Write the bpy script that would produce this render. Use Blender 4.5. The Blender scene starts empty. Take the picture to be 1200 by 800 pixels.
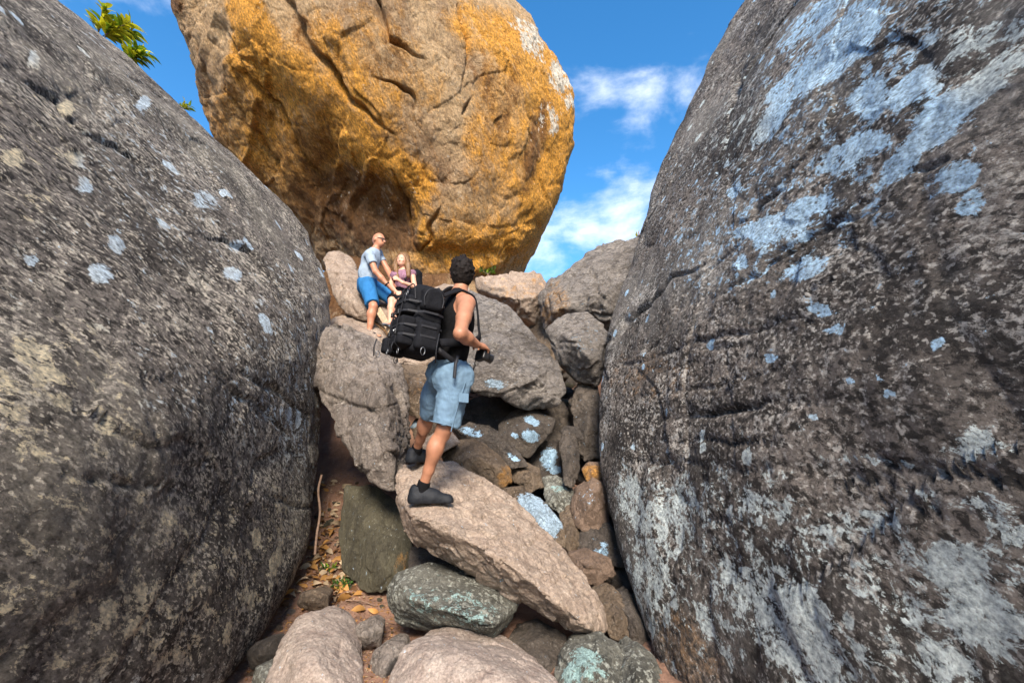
import bpy, bmesh, math, random
import numpy as np
from mathutils import Vector, Matrix
random.seed(7)
C = bpy.context.scene.collection
scn = bpy.context.scene

# ------------------------------------------------------------------ camera
CAM = np.array([0.0, 0.0, 1.3]); PITCH = math.radians(12.0); FOC = 550.0
cd = bpy.data.cameras.new('camera'); cam = bpy.data.objects.new('camera', cd); C.objects.link(cam)
cam.location = CAM; cam.rotation_euler = (math.radians(90) + PITCH, 0, 0)
cd.sensor_width = 36.0; cd.lens = 36.0 * FOC / 1200.0
cd.clip_start = 0.05; cd.clip_end = 3000
scn.camera = cam
FW = np.array([0, math.cos(PITCH), math.sin(PITCH)]); UP = np.array([0, -math.sin(PITCH), math.cos(PITCH)])

# ------------------------------------------------------------------ world and sun
SUN_DIR = Vector((0.06, -0.79, 0.61)).normalized()
w = bpy.data.worlds.new('World'); scn.world = w; w.use_nodes = True
nt = w.node_tree; nt.nodes.clear()
def N(nt, t, **kw):
    n = nt.nodes.new(t)
    for k, v in kw.items():
        if k.startswith('i_'): n.inputs[int(k[2:])].default_value = v
        else: setattr(n, k, v)
    return n
L = lambda nt, a, b: nt.links.new(a, b)
out = N(nt, 'ShaderNodeOutputWorld'); bg = N(nt, 'ShaderNodeBackground')
sky = N(nt, 'ShaderNodeTexSky', sky_type='NISHITA', sun_disc=False)
sky.sun_elevation = math.asin(SUN_DIR.z); sky.sun_rotation = math.atan2(SUN_DIR.x, SUN_DIR.y)
sky.air_density = 1.0; sky.dust_density = 0.6; sky.ozone_density = 2.0
tc = N(nt, 'ShaderNodeTexCoord')
hs = N(nt, 'ShaderNodeHueSaturation'); hs.inputs['Saturation'].default_value = 1.34; hs.inputs['Hue'].default_value = 0.497
L(nt, sky.outputs[0], hs.inputs['Color'])
mp = N(nt, 'ShaderNodeMapping'); mp.inputs['Scale'].default_value = (1, 1, 1.9); mp.inputs['Location'].default_value = (3.1, 1.7, 0.4)
L(nt, tc.outputs['Generated'], mp.inputs[0])
n1 = N(nt, 'ShaderNodeTexNoise'); n1.inputs['Scale'].default_value = 5.5; n1.inputs['Detail'].default_value = 9; n1.inputs['Roughness'].default_value = 0.58; n1.inputs['Distortion'].default_value = 0.15
L(nt, mp.outputs[0], n1.inputs['Vector'])
def skydir(px, py):
    d = FW + (px-600)/FOC*np.array([1.,0,0]) + (400-py)/FOC*UP
    return d/np.linalg.norm(d)
# cloud banks: soft round regions of the sky in which the broken cloud gathers
acc = None
for (px, py, r, s) in [(708, 128, .075, .17), (752, 118, .085, .19), (800, 116, .05, .13), (775,140,.05,.12), (745, 262, .12, .33), (690, 270, .10, .24), (640, 285, .10, .20), (820, 250, .14, .22), (560, 310, .2, .12)]:
    dn = N(nt, 'ShaderNodeVectorMath', operation='DISTANCE'); dn.inputs[1].default_value = tuple(skydir(px, py))
    L(nt, tc.outputs['Generated'], dn.inputs[0])
    mr = N(nt, 'ShaderNodeMapRange', interpolation_type='SMOOTHSTEP'); mr.inputs['From Min'].default_value = 0; mr.inputs['From Max'].default_value = r*1.5
    mr.inputs['To Min'].default_value = s; mr.inputs['To Max'].default_value = 0
    L(nt, dn.outputs['Value'], mr.inputs['Value'])
    if acc is None: acc = mr.outputs[0]
    else:
        m = N(nt, 'ShaderNodeMath', operation='MAXIMUM'); L(nt, acc, m.inputs[0]); L(nt, mr.outputs[0], m.inputs[1]); acc = m.outputs[0]
sep = N(nt, 'ShaderNodeSeparateXYZ'); L(nt, tc.outputs['Generated'], sep.inputs[0])
am = N(nt, 'ShaderNodeMath', operation='ADD'); L(nt, n1.outputs['Fac'], am.inputs[0]); L(nt, acc, am.inputs[1])
cr = N(nt, 'ShaderNodeMapRange', interpolation_type='SMOOTHSTEP'); cr.inputs['From Min'].default_value = 0.56; cr.inputs['From Max'].default_value = 0.94; cr.inputs['To Max'].default_value = 0.80
L(nt, am.outputs[0], cr.inputs['Value'])
mix = N(nt, 'ShaderNodeMix', data_type='RGBA'); L(nt, cr.outputs[0], mix.inputs[0]); L(nt, hs.outputs[0], mix.inputs[6]); mix.inputs[7].default_value = (5.6, 5.8, 6.3, 1)
L(nt, mix.outputs[2], bg.inputs[0]); bg.inputs[1].default_value = 0.070
L(nt, bg.outputs[0], out.inputs[0])
sl = bpy.data.lights.new('sun', 'SUN'); sl.energy = 1.9; sl.angle = math.radians(20); sl.color = (1.0, 0.88, 0.74)
so = bpy.data.objects.new('sun', sl); C.objects.link(so); so.rotation_euler = SUN_DIR.to_track_quat('Z', 'Y').to_euler(); so.location = (3, -15, 14)
scn.view_settings.view_transform = 'Standard'; scn.view_settings.look = 'None'; scn.view_settings.gamma = 1
scn.view_settings.exposure = 2.15
scn.cycles.max_bounces = 8; scn.cycles.diffuse_bounces = 5
scn.render.resolution_x = 1024; scn.render.resolution_y = 682

# ------------------------------------------------------------------ geometry helpers
def W(px, py, Y):
    """world point on the ray through photo position (px, py) at ground distance Y"""
    d = FW + (px-600)/FOC*np.array([1.,0,0]) + (400-py)/FOC*UP
    return CAM + d*(Y/d[1])
def proj(P):
    q = P - CAM; z = q @ FW; zz = np.maximum(z, 0.2)
    return 600 + q[:, 0]/zz*FOC, 400 - (q @ UP)/zz*FOC, z
def hsh(ix, iy, iz, s):
    h = (ix*np.uint32(374761393) + iy*np.uint32(668265263) + iz*np.uint32(2147483647) + np.uint32((s*974634777 + 12345) & 0xffffffff))
    h = (h ^ (h >> np.uint32(13)))*np.uint32(1274126177); h = (h ^ (h >> np.uint32(16)))*np.uint32(2246822519)
    return ((h ^ (h >> np.uint32(15))) & np.uint32(0xffffff)).astype(np.float32)/np.float32(0xffffff)
def vnoise(P, s=0):
    """smooth value noise in -1..1"""
    P = P.astype(np.float32); F = np.floor(P); f = P - F; I = F.astype(np.int64).astype(np.uint32)
    u = f*f*f*(f*(f*6-15)+10); x, y, z = I[:,0], I[:,1], I[:,2]; o = np.uint32(1)
    def lx(yy, zz):
        a = hsh(x, yy, zz, s); b = hsh(x+o, yy, zz, s); return a + (b-a)*u[:,0]
    def ly(zz):
        a = lx(y, zz); b = lx(y+o, zz); return a + (b-a)*u[:,1]
    a = ly(z); b = ly(z+o)
    return (a + (b-a)*u[:,2])*2-1
ROT = np.array(Matrix.Rotation(0.7, 3, Vector((1, 2, 3)).normalized()), dtype=np.float32)
def fbm(P, octs=5, s=0, gain=0.5, ridged=False):
    a, t, Q = 1.0, 0.0, P.astype(np.float32)
    for k in range(octs):
        n = vnoise(Q, s+k)
        t = t + a*((1-2*np.abs(n)) if ridged else n)
        a *= gain; Q = (Q*2.03) @ ROT + 3.7
    return t
def worley(P, s=0):
    """F1, F2 cell distances and a random value per nearest cell"""
    P = P.astype(np.float32); F = np.floor(P); I = F.astype(np.int64)
    d1 = np.full(len(P), 9., np.float32); d2 = d1.copy(); idc = np.zeros(len(P), np.float32); cd_ = np.zeros((len(P), 3), np.float32)
    for dx in (-1, 0, 1):
        for dy in (-1, 0, 1):
            for dz in (-1, 0, 1):
                J = I + np.array([dx, dy, dz]); U = J.astype(np.uint32)
                c = J + np.stack([hsh(U[:,0], U[:,1], U[:,2], s+q) for q in (11, 12, 13)], 1)
                v = P - c; d = np.sqrt((v*v).sum(1)).astype(np.float32)
                m = d < d1
                d2 = np.where(m, d1, np.minimum(d2, d)); d1 = np.where(m, d, d1)
                idc = np.where(m, hsh(U[:,0], U[:,1], U[:,2], s+20), idc); cd_[m] = v[m]
    return d1, d2, idc, cd_
def vnormals(V, T):
    fn = np.cross(V[T[:,1]]-V[T[:,0]], V[T[:,2]]-V[T[:,0]])
    n = np.zeros_like(V)
    for k in range(3):
        for c in range(3): n[:, c] += np.bincount(T[:, k], fn[:, c], len(V))
    return n/np.maximum(np.linalg.norm(n, axis=1), 1e-12)[:, None]
def split(D, T, mark_fn):
    """one red-green pass on a triangle mesh: D vertices (n,3), edges longer than asked are cut in two"""
    E = np.sort(np.concatenate([T[:, [0,1]], T[:, [1,2]], T[:, [2,0]]]), axis=1)
    key = E[:,0]*np.int64(len(D)) + E[:,1]
    uk, inv = np.unique(key, return_inverse=True)
    ua, ub = uk//len(D), uk % len(D)
    m = mark_fn(ua, ub)
    if not m.any(): return D, T, False
    mid = np.full(len(uk), -1, np.int64); mid[m] = len(D)+np.arange(m.sum())
    D2 = np.concatenate([D, (D[ua[m]]+D[ub[m]])/2])
    M = mid[inv].reshape(3, -1).T
    cnt = (M >= 0).sum(1); outT = [T[cnt == 0]]
    t = T[cnt == 3]; q = M[cnt == 3]
    outT += [np.stack(x, 1) for x in ((t[:,0], q[:,0], q[:,2]), (q[:,0], t[:,1], q[:,1]), (q[:,2], q[:,1], t[:,2]), (q[:,0], q[:,1], q[:,2]))]
    for k in range(3):
        a, b, c = k, (k+1) % 3, (k+2) % 3
        s = (cnt == 1) & (M[:, a] >= 0); t = T[s]; q = M[s]
        outT += [np.stack((t[:,a], q[:,a], t[:,c]), 1), np.stack((q[:,a], t[:,b], t[:,c]), 1)]
        s = (cnt == 2) & (M[:, a] < 0); t = T[s]; q = M[s]
        outT += [np.stack((t[:,a], t[:,b], q[:,b]), 1), np.stack((t[:,a], q[:,b], q[:,c]), 1), np.stack((q[:,c], q[:,b], t[:,c]), 1)]
    return D2, np.concatenate(outT), True
def ico(sub):
    bm = bmesh.new(); bmesh.ops.create_icosphere(bm, subdivisions=sub, radius=1)
    V = np.array([v.co[:] for v in bm.verts]); T = np.array([[v.index for v in f.verts] for f in bm.faces]); bm.free()
    return V, T
ICO3, ICO2 = ico(4), ico(2)
def mesh_obj(name, V, T, mat, origin=None, smooth=True, parent=None):
    V = np.asarray(V, np.float64); T = np.asarray(T)
    o0 = np.zeros(3) if origin is None else np.asarray(origin)
    me = bpy.data.meshes.new(name); k = T.shape[1]
    me.vertices.add(len(V)); me.vertices.foreach_set('co', (V-o0).astype(np.float32).ravel())
    me.loops.add(len(T)*k); me.loops.foreach_set('vertex_index', T.astype(np.int32).ravel())
    me.polygons.add(len(T)); me.polygons.foreach_set('loop_start', np.arange(0, len(T)*k, k, dtype=np.int32))
    me.polygons.foreach_set('use_smooth', np.full(len(T), smooth)); me.update(); me.validate()
    if mat: me.materials.append(mat)
    o = bpy.data.objects.new(name, me); C.objects.link(o); o.location = o0
    if parent is not None: o.parent = parent
    return o
def tag(o, label=None, cat=None, group=None, kind=None):
    if label: o['label'] = label
    if cat: o['category'] = cat
    if group: o['group'] = group
    if kind: o['kind'] = kind
    return o
def hull_planes(P):
    bm = bmesh.new()
    for p in P: bm.verts.new(p)
    r = bmesh.ops.convex_hull(bm, input=bm.verts[:])
    bad = [g for g in r['geom_interior'] if isinstance(g, bmesh.types.BMVert)]
    bm.verts.ensure_lookup_table(); bm.faces.ensure_lookup_table(); bm.normal_update()
    hv = set(v for f in bm.faces for v in f.verts)
    c = np.mean([v.co[:] for v in hv], axis=0)
    pl = []
    for f in bm.faces:
        if f.calc_area() < 1e-7: continue
        n = np.array(f.normal[:]); h = n @ (np.array(f.verts[0].co[:]) - c)
        if h < 0: n, h = -n, -h
        if h < 1e-4: continue
        for q in pl:
            if q[0] @ n > 0.985 and abs(q[1]-h) < 0.06*h+1e-3: break
        else: pl.append((n, h))
    bm.free()
    return c, np.array([q[0] for q in pl]), np.array([q[1] for q in pl])
CRACKS = {}
def seg_dist(x, y, pts):
    best = np.full(len(x), 1e9)
    for (x0, y0), (x1, y1) in zip(pts[:-1], pts[1:]):
        dx, dy = x1-x0, y1-y0; l2 = dx*dx+dy*dy
        t = np.clip(((x-x0)*dx+(y-y0)*dy)/l2, 0, 1)
        best = np.minimum(best, np.hypot(x-x0-t*dx, y-y0-t*dy))
    return best
def rock(name, outline, mat, Y, ridge=(), back=0.6, p=20, grow=1.02, amp=0.03, chip=0.03, freq=1.0, px=2.2, seed=0,
         cracks=(), paint=(), strata=None, shrink=0.6, crease=.45, backv=None, label=None, cat='rock', group=None, dips=()):
    P = []; p = p*1.9; grow += .012
    for q in outline:
        if q[0] == 'w': P.append(np.array(q[1:], float)); continue
        P.append(W(q[0], q[1], q[2] if len(q) > 2 else Y))
    cen = np.mean(P, axis=0)
    for q in P[:]:
        b = cen + (q-cen)*shrink; b = CAM + (b-CAM)*1.0; b = b + (np.array([0, back, 0.0]) if backv is None else np.array(backv)); P.append(b)
    for q in ridge:
        P.append(np.array(q[1:], float) if q[0] == 'w' else W(*q))
    c, n, h = hull_planes(P); h = h*grow
    c32 = c
    def surf(D):
        D = D/np.linalg.norm(D, axis=1)[:, None]
        s = np.zeros(len(D))
        for ni, hi in zip(n, h): s += np.maximum(D @ ni / hi, 0)**p
        return c32 + D*(s**(-1.0/p))[:, None]
    D, T = ICO3
    small = px > 3.5
    if small: D, T = ICO2
    for it in range(9):
        V = surf(D); X, Yp, Z = proj(V); nrm = vnormals(V, T)
        vd = V-CAM; vd /= np.linalg.norm(vd, axis=1)[:, None]
        front = (np.einsum('ij,ij->i', vd, nrm) < 0.22) & (X > -50) & (X < 1250) & (Yp > -50) & (Yp < 850) & (Z > 0.2)
        zz = np.maximum(Z, 0.5)
        def mark(a, b):
            l = np.linalg.norm(V[a]-V[b], axis=1)/np.minimum(zz[a], zz[b])*FOC
            return np.where(front[a] | front[b], l > px*1.35, l > 26)
        D, T, ok = split(D, T, mark)
        if not ok or len(T) > 420000: break
    V = surf(D); nrm = vnormals(V, T)
    size = float(np.median(np.linalg.norm(V-c, axis=1)))
    off = np.array([seed*3.17, seed*1.31, seed*2.23])
    Q = (V-c)*freq/ max(size, .15) + off
    d = np.zeros(len(V))
    if amp:
        d += amp*size*fbm(Q*1.3, 6, seed, 0.5)
        d -= amp*size*crease*fbm(Q*2.7+.3*np.stack([vnoise(Q*3, seed+71)]*3, 1), 6, seed+30, 0.55, ridged=True)*np.clip(.65+.7*vnoise(Q*1.9, seed+73), .1, 1.2)
    if chip:   # broken facets: each cell of stone is cut off at its own tilt, with a sharp step at its rim
        wq = Q*1.5 + 0.35*np.stack([vnoise(Q*2.1, seed+41), vnoise(Q*2.1, seed+42), vnoise(Q*2.1, seed+43)], 1)
        d1, d2, idc, cv = worley(wq, seed)
        ang = idc*6.283; tilt = np.stack([np.cos(ang), np.sin(ang), np.cos(ang*3.1)], 1)
        d += chip*size*(0.9*(cv*tilt).sum(1) + 0.5*(idc-0.5) - 0.35*np.clip(1-(d2-d1)*9, 0, 1))
        wq2 = Q*4.6 + 0.3*np.stack([vnoise(Q*5, seed+51), vnoise(Q*5, seed+52), vnoise(Q*5, seed+53)], 1)
        d1, d2, idc2, cv = worley(wq2, seed+5)
        ang = idc2*6.283; tilt = np.stack([np.sin(ang), np.cos(ang*2.3), np.cos(ang)], 1)
        mk = np.clip(vnoise(Q*1.7, seed+60)*1.5+0.5, 0, 1)
        d += chip*size*0.5*mk*((cv*tilt).sum(1) + 0.4*(idc2-0.5) - 0.3*np.clip(1-(d2-d1)*8, 0, 1))
    if strata is not None:
        ax, fr, am = strata; ax = np.array(ax, float); ax /= np.linalg.norm(ax)
        ph = (V @ ax)*fr + 0.55*fbm(Q*1.1, 3, seed+9); k = np.floor(ph); f = ph-k
        st = (hsh((k.astype(np.int64)+4000).astype(np.uint32), np.uint32(1), np.uint32(2), seed) - .5) + 0.6*np.abs(f-.5)
        nx = (hsh((k.astype(np.int64)+4001).astype(np.uint32), np.uint32(1), np.uint32(2), seed) - .5) + 0.6*.5
        st = np.where(f > .86, st + (nx-st)*(f-.86)/.14, st)
        d += am*st*np.clip(0.7+0.9*vnoise(Q*0.9, seed+77), 0, 1.3)
    X, Yp, Z = proj(V); vd = V-CAM; vd /= np.linalg.norm(vd, axis=1)[:, None]; facing = np.einsum('ij,ij->i', vd, nrm) < 0.1
    fr = (10/np.median(np.maximum(Z, .8)))
    Bq = np.stack([X*.035, Yp*.035, Z*.9], 1)/1.6; jx = 6*vnoise(Bq, 5)+2.5*vnoise(Bq*3.1, 8); jy = 6*vnoise(Bq, 6)+2.5*vnoise(Bq*3.1, 9)
    for cr_ in cracks:    # (width px, depth metres, points)
        wd, dp, pts = cr_
        pj = seg_dist(X+jx*1.25, Yp+jy*1.25, pts)
        wv = np.maximum(wd*(1.0+0.35*vnoise(V*3, 31)), px*.8)
        e_ = np.minimum(np.hypot(X-pts[0][0], Yp-pts[0][1]) if -5 < pts[0][0] < 1195 and pts[0][1] > 5 else 1e3, np.hypot(X-pts[-1][0], Yp-pts[-1][1]) if pts[-1][0] < 1195 else 1e3)
        ln_ = sum(math.hypot(b_[0]-a_[0], b_[1]-a_[1]) for a_, b_ in zip(pts[:-1], pts[1:])); e_ = np.clip(e_/(ln_*.42), 0, 1); big_ = 1.15 if size > 2.0 and seed != 8 else 1.0; wv = wv*(.55+.6*e_)*big_
        dpz = (1.15 if big_ > 1 else 1)*(.15+.9*e_)*dp*np.clip(Z/5.0, .35, 1.6)
        d -= np.where(facing, dpz*np.exp(-(pj/wv)**2)*np.clip(0.8+.5*vnoise(V*1.6, 33), .25, 1.2), 0)
    for (qx, qy, rx, ry, an, am) in dips:   # broad hollows (+) or swellings (-)
        ca, sa = math.cos(math.radians(an)), math.sin(math.radians(an)); dx, dy = X-qx, Yp-qy
        e = ((dx*ca+dy*sa)/rx)**2 + ((-dx*sa+dy*ca)/ry)**2
        d -= np.where(facing, am*np.exp(-e), 0)
    V2 = V + nrm*d[:, None]
    o = mesh_obj(name, V2, T, mat, origin=c)
    col = np.zeros((len(V), 4), np.float32)
    for (ch, qx, qy, rx, ry, an, st) in paint:
        ca, sa = math.cos(math.radians(an)), math.sin(math.radians(an)); dx, dy = X+jx*.8-qx, Yp+jy*.8-qy
        e = np.sqrt(((dx*ca+dy*sa)/rx)**2 + ((-dx*sa+dy*ca)/ry)**2)
        m = np.clip(1.5-e, 0, 1); m = m*m*(3-2*m)*st
        col[:, ch] = np.where(facing, np.maximum(col[:, ch], m), col[:, ch])
    a = o.data.color_attributes.new('paint', 'FLOAT_COLOR', 'POINT'); a.data.foreach_set('color', col.ravel())
    tag(o, label, cat, group)
    return o
# ------------------------------------------------------------------ stone materials
def ramp(nt, fac, stops, interp='LINEAR'):
    r = N(nt, 'ShaderNodeValToRGB'); r.color_ramp.interpolation = interp
    while len(r.color_ramp.elements) < len(stops): r.color_ramp.elements.new(0.5)
    for e, (p_, c_) in zip(r.color_ramp.elements, stops):
        e.position = p_; e.color = (c_[0], c_[1], c_[2], 1) if hasattr(c_, '__len__') else (c_, c_, c_, 1)
    L(nt, fac, r.inputs[0]); return r.outputs[0]
def noise(nt, vec, scale, detail=6, rough=0.6, dist=0.0):
    n = N(nt, 'ShaderNodeTexNoise'); n.inputs['Scale'].default_value = scale; n.inputs['Detail'].default_value = detail
    n.inputs['Roughness'].default_value = rough; n.inputs['Distortion'].default_value = dist; L(nt, vec, n.inputs['Vector']); return n.outputs['Fac']
def mixc(nt, f, a, b, mode='MIX'):
    m = N(nt, 'ShaderNodeMix', data_type='RGBA', blend_type=mode)
    if isinstance(f, float): m.inputs[0].default_value = f
    else: L(nt, f, m.inputs[0])
    for s, v in ((6, a), (7, b)):
        if hasattr(v, '__len__'): m.inputs[s].default_value = (v[0], v[1], v[2], 1)
        else: L(nt, v, m.inputs[s])
    return m.outputs[2]
def mth(nt, op, a, b=None, clamp=False):
    m = N(nt, 'ShaderNodeMath', operation=op, use_clamp=clamp)
    for i, v in ((0, a), (1, b)):
        if v is None: continue
        if isinstance(v, (int, float)): m.inputs[i].default_value = v
        else: L(nt, v, m.inputs[i])
    return m.outputs[0]
def newmat(name):
    m = bpy.data.materials.new(name); m.use_nodes = True; nt = m.node_tree; nt.nodes.clear()
    o = N(nt, 'ShaderNodeOutputMaterial'); b = N(nt, 'ShaderNodeBsdfPrincipled'); L(nt, b.outputs[0], o.inputs[0])
    b.inputs['Specular IOR Level'].default_value = 0.3
    return m, nt, b
def stone(name, ca, cb, dark, pale, scale=1.0, dark_lo=.55, dark_hi=.75, speck=.62, specks=26, specw=.05, lich=((.42,.56,.68),(.5,.6,.68)), ochre=(.62,.30,.06), och_noise=0.0,
          stretch=(1,1,1), rot=(0,0,0), bump=0.5, bscale=1.0, pale_amt=.8, crust=0.35, rough=.85, stain_shade=(.03,.028,.026), lich_auto=None, fine=(.52,1.36), vein=1.3, midr=.74, srough=.6, spot=.575):
    m, nt, b = newmat(name)
    geo = N(nt, 'ShaderNodeNewGeometry'); oi = N(nt, 'ShaderNodeObjectInfo')
    rv = N(nt, 'ShaderNodeVectorMath', operation='SCALE'); rv.inputs[0].default_value = (31, 17, 23); L(nt, oi.outputs['Random'], rv.inputs['Scale'])
    tcn = N(nt, 'ShaderNodeTexCoord')
    av = N(nt, 'ShaderNodeVectorMath', operation='ADD'); L(nt, tcn.outputs['Object'], av.inputs[0]); L(nt, rv.outputs[0], av.inputs[1])
    mp = N(nt, 'ShaderNodeMapping'); mp.inputs['Rotation'].default_value = rot; L(nt, av.outputs[0], mp.inputs[0])
    ms = N(nt, 'ShaderNodeMapping'); ms.inputs['Scale'].default_value = stretch; L(nt, mp.outputs[0], ms.inputs[0])
    v, vs = av.outputs[0], ms.outputs[0]
    at = N(nt, 'ShaderNodeAttribute', attribute_name='paint'); sp = N(nt, 'ShaderNodeSeparateColor'); L(nt, at.outputs['Color'], sp.inputs[0])
    big = noise(nt, vs, 0.9*scale, 5, .6, .4)
    mid = noise(nt, vs, 5*scale, 10, midr, .3)
    fin = noise(nt, vs, 38*scale, 6, .72)
    col = ramp(nt, mid, [(.32, ca), (.66, cb)])
    # dark weathering crust in patches
    dm = mth(nt, 'ADD', mth(nt, 'MULTIPLY', big, .55), mth(nt, 'MULTIPLY', mid, .45))
    col = mixc(nt, ramp(nt, dm, [(dark_lo-.08, 0), (dark_hi-.12, 1)]), col, dark)
    # iron staining and painted golden sunlight (paint channel 1)
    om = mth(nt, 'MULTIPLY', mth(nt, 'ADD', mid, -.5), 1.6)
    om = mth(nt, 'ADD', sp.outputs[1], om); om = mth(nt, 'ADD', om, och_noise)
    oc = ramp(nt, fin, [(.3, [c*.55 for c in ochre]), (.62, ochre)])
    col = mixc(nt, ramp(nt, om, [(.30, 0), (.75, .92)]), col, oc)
    # dark patches and painted underside shade: stain (paint channel 2)
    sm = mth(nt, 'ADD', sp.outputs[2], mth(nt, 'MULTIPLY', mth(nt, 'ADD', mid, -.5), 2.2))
    col = mixc(nt, ramp(nt, sm, [(.32, 0), (.72, .85)]), col, stain_shade)
    # pale speckles and thin grey crust
    s2 = noise(nt, vs, specks*scale, 12 if srough > .65 else 5, srough, .25)
    dens = noise(nt, v, 1.7*scale, 4, .6)
    s2 = mth(nt, 'ADD', s2, mth(nt, 'MULTIPLY', mth(nt, 'ADD', dens, -.5), .38))
    col = mixc(nt, ramp(nt, s2, [(speck, 0), (speck+specw, pale_amt)]), col, pale)
    if srough > .65:
        pit = noise(nt, vs, 17*scale, 9, .74, .3)
        col = mixc(nt, ramp(nt, pit, [(.44, .95), (.515, 0)]), col, [c*.45 for c in dark])
        s3 = mth(nt, 'ADD', noise(nt, vs, 34*scale, 4, .55), mth(nt, 'MULTIPLY', mth(nt, 'ADD', dens, -.5), .30))
        col = mixc(nt, ramp(nt, s3, [(spot, 0), (spot+.045, pale_amt*.9)]), col, pale)
        grey = ramp(nt, mth(nt, 'ADD', noise(nt, v, .55*scale, 3, .5), mth(nt, 'MULTIPLY', mth(nt, 'ADD', mid, -.5), .8)), [(.50, 0), (.66, .4)])
        col = mixc(nt, grey, col, [c*.62 for c in pale])
    # lichen and sun highlights: painted patches with ragged rims broken by fine noise
    ln = noise(nt, vs, 9*scale, 11, .78, .4)
    lm = mth(nt, 'ADD', sp.outputs[0], mth(nt, 'MULTIPLY', mth(nt, 'ADD', ln, -.5), 4.4))
    lm = mth(nt, 'ADD', lm, mth(nt, 'MULTIPLY', mth(nt, 'ADD', fin, -.5), .9))
    lmask = ramp(nt, lm, [(.60, 0), (.68, 1)])
    if lich_auto:
        sc_, th_ = lich_auto
        v2 = N(nt, 'ShaderNodeTexVoronoi', feature='F1'); v2.inputs['Scale'].default_value = sc_; 
        wn = N(nt, 'ShaderNodeVectorMath', operation='ADD'); L(nt, v, wn.inputs[0])
        ws = N(nt, 'ShaderNodeTexNoise'); ws.inputs['Scale'].default_value = sc_*3; ws.inputs['Detail'].default_value = 4; L(nt, v, ws.inputs['Vector'])
        wsc = N(nt, 'ShaderNodeVectorMath', operation='SCALE'); wsc.inputs['Scale'].default_value = .16/sc_*2; L(nt, ws.outputs['Color'], wsc.inputs[0]); L(nt, wsc.outputs[0], wn.inputs[1])
        L(nt, wn.outputs[0], v2.inputs['Vector'])
        cs = N(nt, 'ShaderNodeSeparateColor'); L(nt, v2.outputs['Color'], cs.inputs[0])
        rr = mth(nt, 'MULTIPLY', ramp(nt, cs.outputs[0], [(th_, 0), (1, 1)]), .42)
        dd = mth(nt, 'SUBTRACT', rr, v2.outputs['Distance'])
        l2 = ramp(nt, mth(nt, 'ADD', mth(nt, 'MULTIPLY', dd, 6), mth(nt, 'MULTIPLY', mth(nt, 'ADD', fin, -.5), 1.4)), [(.0, 0), (.22, 1)])
        lmask = mth(nt, 'MAXIMUM', lmask, l2)
    lc = mixc(nt, ramp(nt, mth(nt, 'ADD', at.outputs['Alpha'], mth(nt, 'MULTIPLY', noise(nt, v, 3.1*scale, 3), .5)), [(.22, 0), (.75, 1)]), lich[0], lich[1])
    lc = mixc(nt, mth(nt,'MULTIPLY', ramp(nt, fin, [(.35, 1), (.55, 0)]), .4), lc, [c*.5 for c in lich[0]])
    col = mixc(nt, lmask, col, lc)
    fv = mth(nt, 'MULTIPLY', ramp(nt, fin, [(.3, fine[0]/1.5), (.7, fine[1]/1.5)]), 1.5)
    col = mixc(nt, 1.0, col, fv, 'MULTIPLY')
    L(nt, col, b.inputs['Base Color']); b.inputs['Roughness'].default_value = rough
    hgt = mth(nt, 'ADD', mth(nt, 'MULTIPLY', mid, .9), mth(nt, 'MULTIPLY', fin, .28))
    hgt = mth(nt, 'ADD', hgt, mth(nt, 'MULTIPLY', s2, .22))
    if vein:
        mu = N(nt, 'ShaderNodeTexVoronoi', feature='DISTANCE_TO_EDGE'); mu.inputs['Scale'].default_value = 2.6*scale
        wv = N(nt, 'ShaderNodeVectorMath', operation='ADD'); wn2 = N(nt, 'ShaderNodeTexNoise'); wn2.inputs['Scale'].default_value = 2.2*scale; wn2.inputs['Detail'].default_value = 7; wn2.inputs['Roughness'].default_value = .65
        L(nt, vs, wn2.inputs['Vector']); wsc2 = N(nt, 'ShaderNodeVectorMath', operation='SCALE'); wsc2.inputs['Scale'].default_value = 1.1/scale; L(nt, wn2.outputs['Color'], wsc2.inputs[0])
        L(nt, vs, wv.inputs[0]); L(nt, wsc2.outputs[0], wv.inputs[1]); L(nt, wv.outputs[0], mu.inputs['Vector'])
        hgt = mth(nt, 'ADD', hgt, mth(nt, 'MULTIPLY', ramp(nt, mu.outputs['Distance'], [(0, 0), (.035, 1)]), .16*vein))
    hgt = mth(nt, 'ADD', hgt, mth(nt, 'MULTIPLY', lmask, .05))
    bp = N(nt, 'ShaderNodeBump'); bp.inputs['Strength'].default_value = min(1, bump*1.25); bp.inputs['Distance'].default_value = .15*bscale
    L(nt, hgt, bp.inputs['Height']); L(nt, bp.outputs[0], b.inputs['Normal'])
    return m
M = {}
M['left'] = stone('lichened_dark_granite', (.115,.099,.086), (.29,.257,.225), (.047,.040,.034), (.62,.56,.46), scale=1.3, dark_lo=.52, dark_hi=.70, speck=.535, specks=9, specw=.04, lich=((.50,.60,.68),(.56,.48,.33)),
                  stretch=(1,.8,1.35), rot=(.5,.0,0), bump=.7, bscale=.5, lich_auto=(4.5,.84), fine=(.32,1.75), vein=.5, midr=.84, srough=.82)
M['right'] = stone('blue_lichened_granite', (.125,.106,.090), (.31,.27,.235), (.047,.040,.035), (.54,.51,.46), scale=1.2, dark_lo=.52, dark_hi=.70, speck=.545, specks=9, specw=.04, lich=((.42,.61,.78),(.58,.64,.62)),
                   stretch=(1,.8,1.35), rot=(-.35,.2,0), bump=.7, bscale=.5, lich_auto=(7.0,.84), fine=(.32,1.75), vein=.5, midr=.84, srough=.82)
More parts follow.
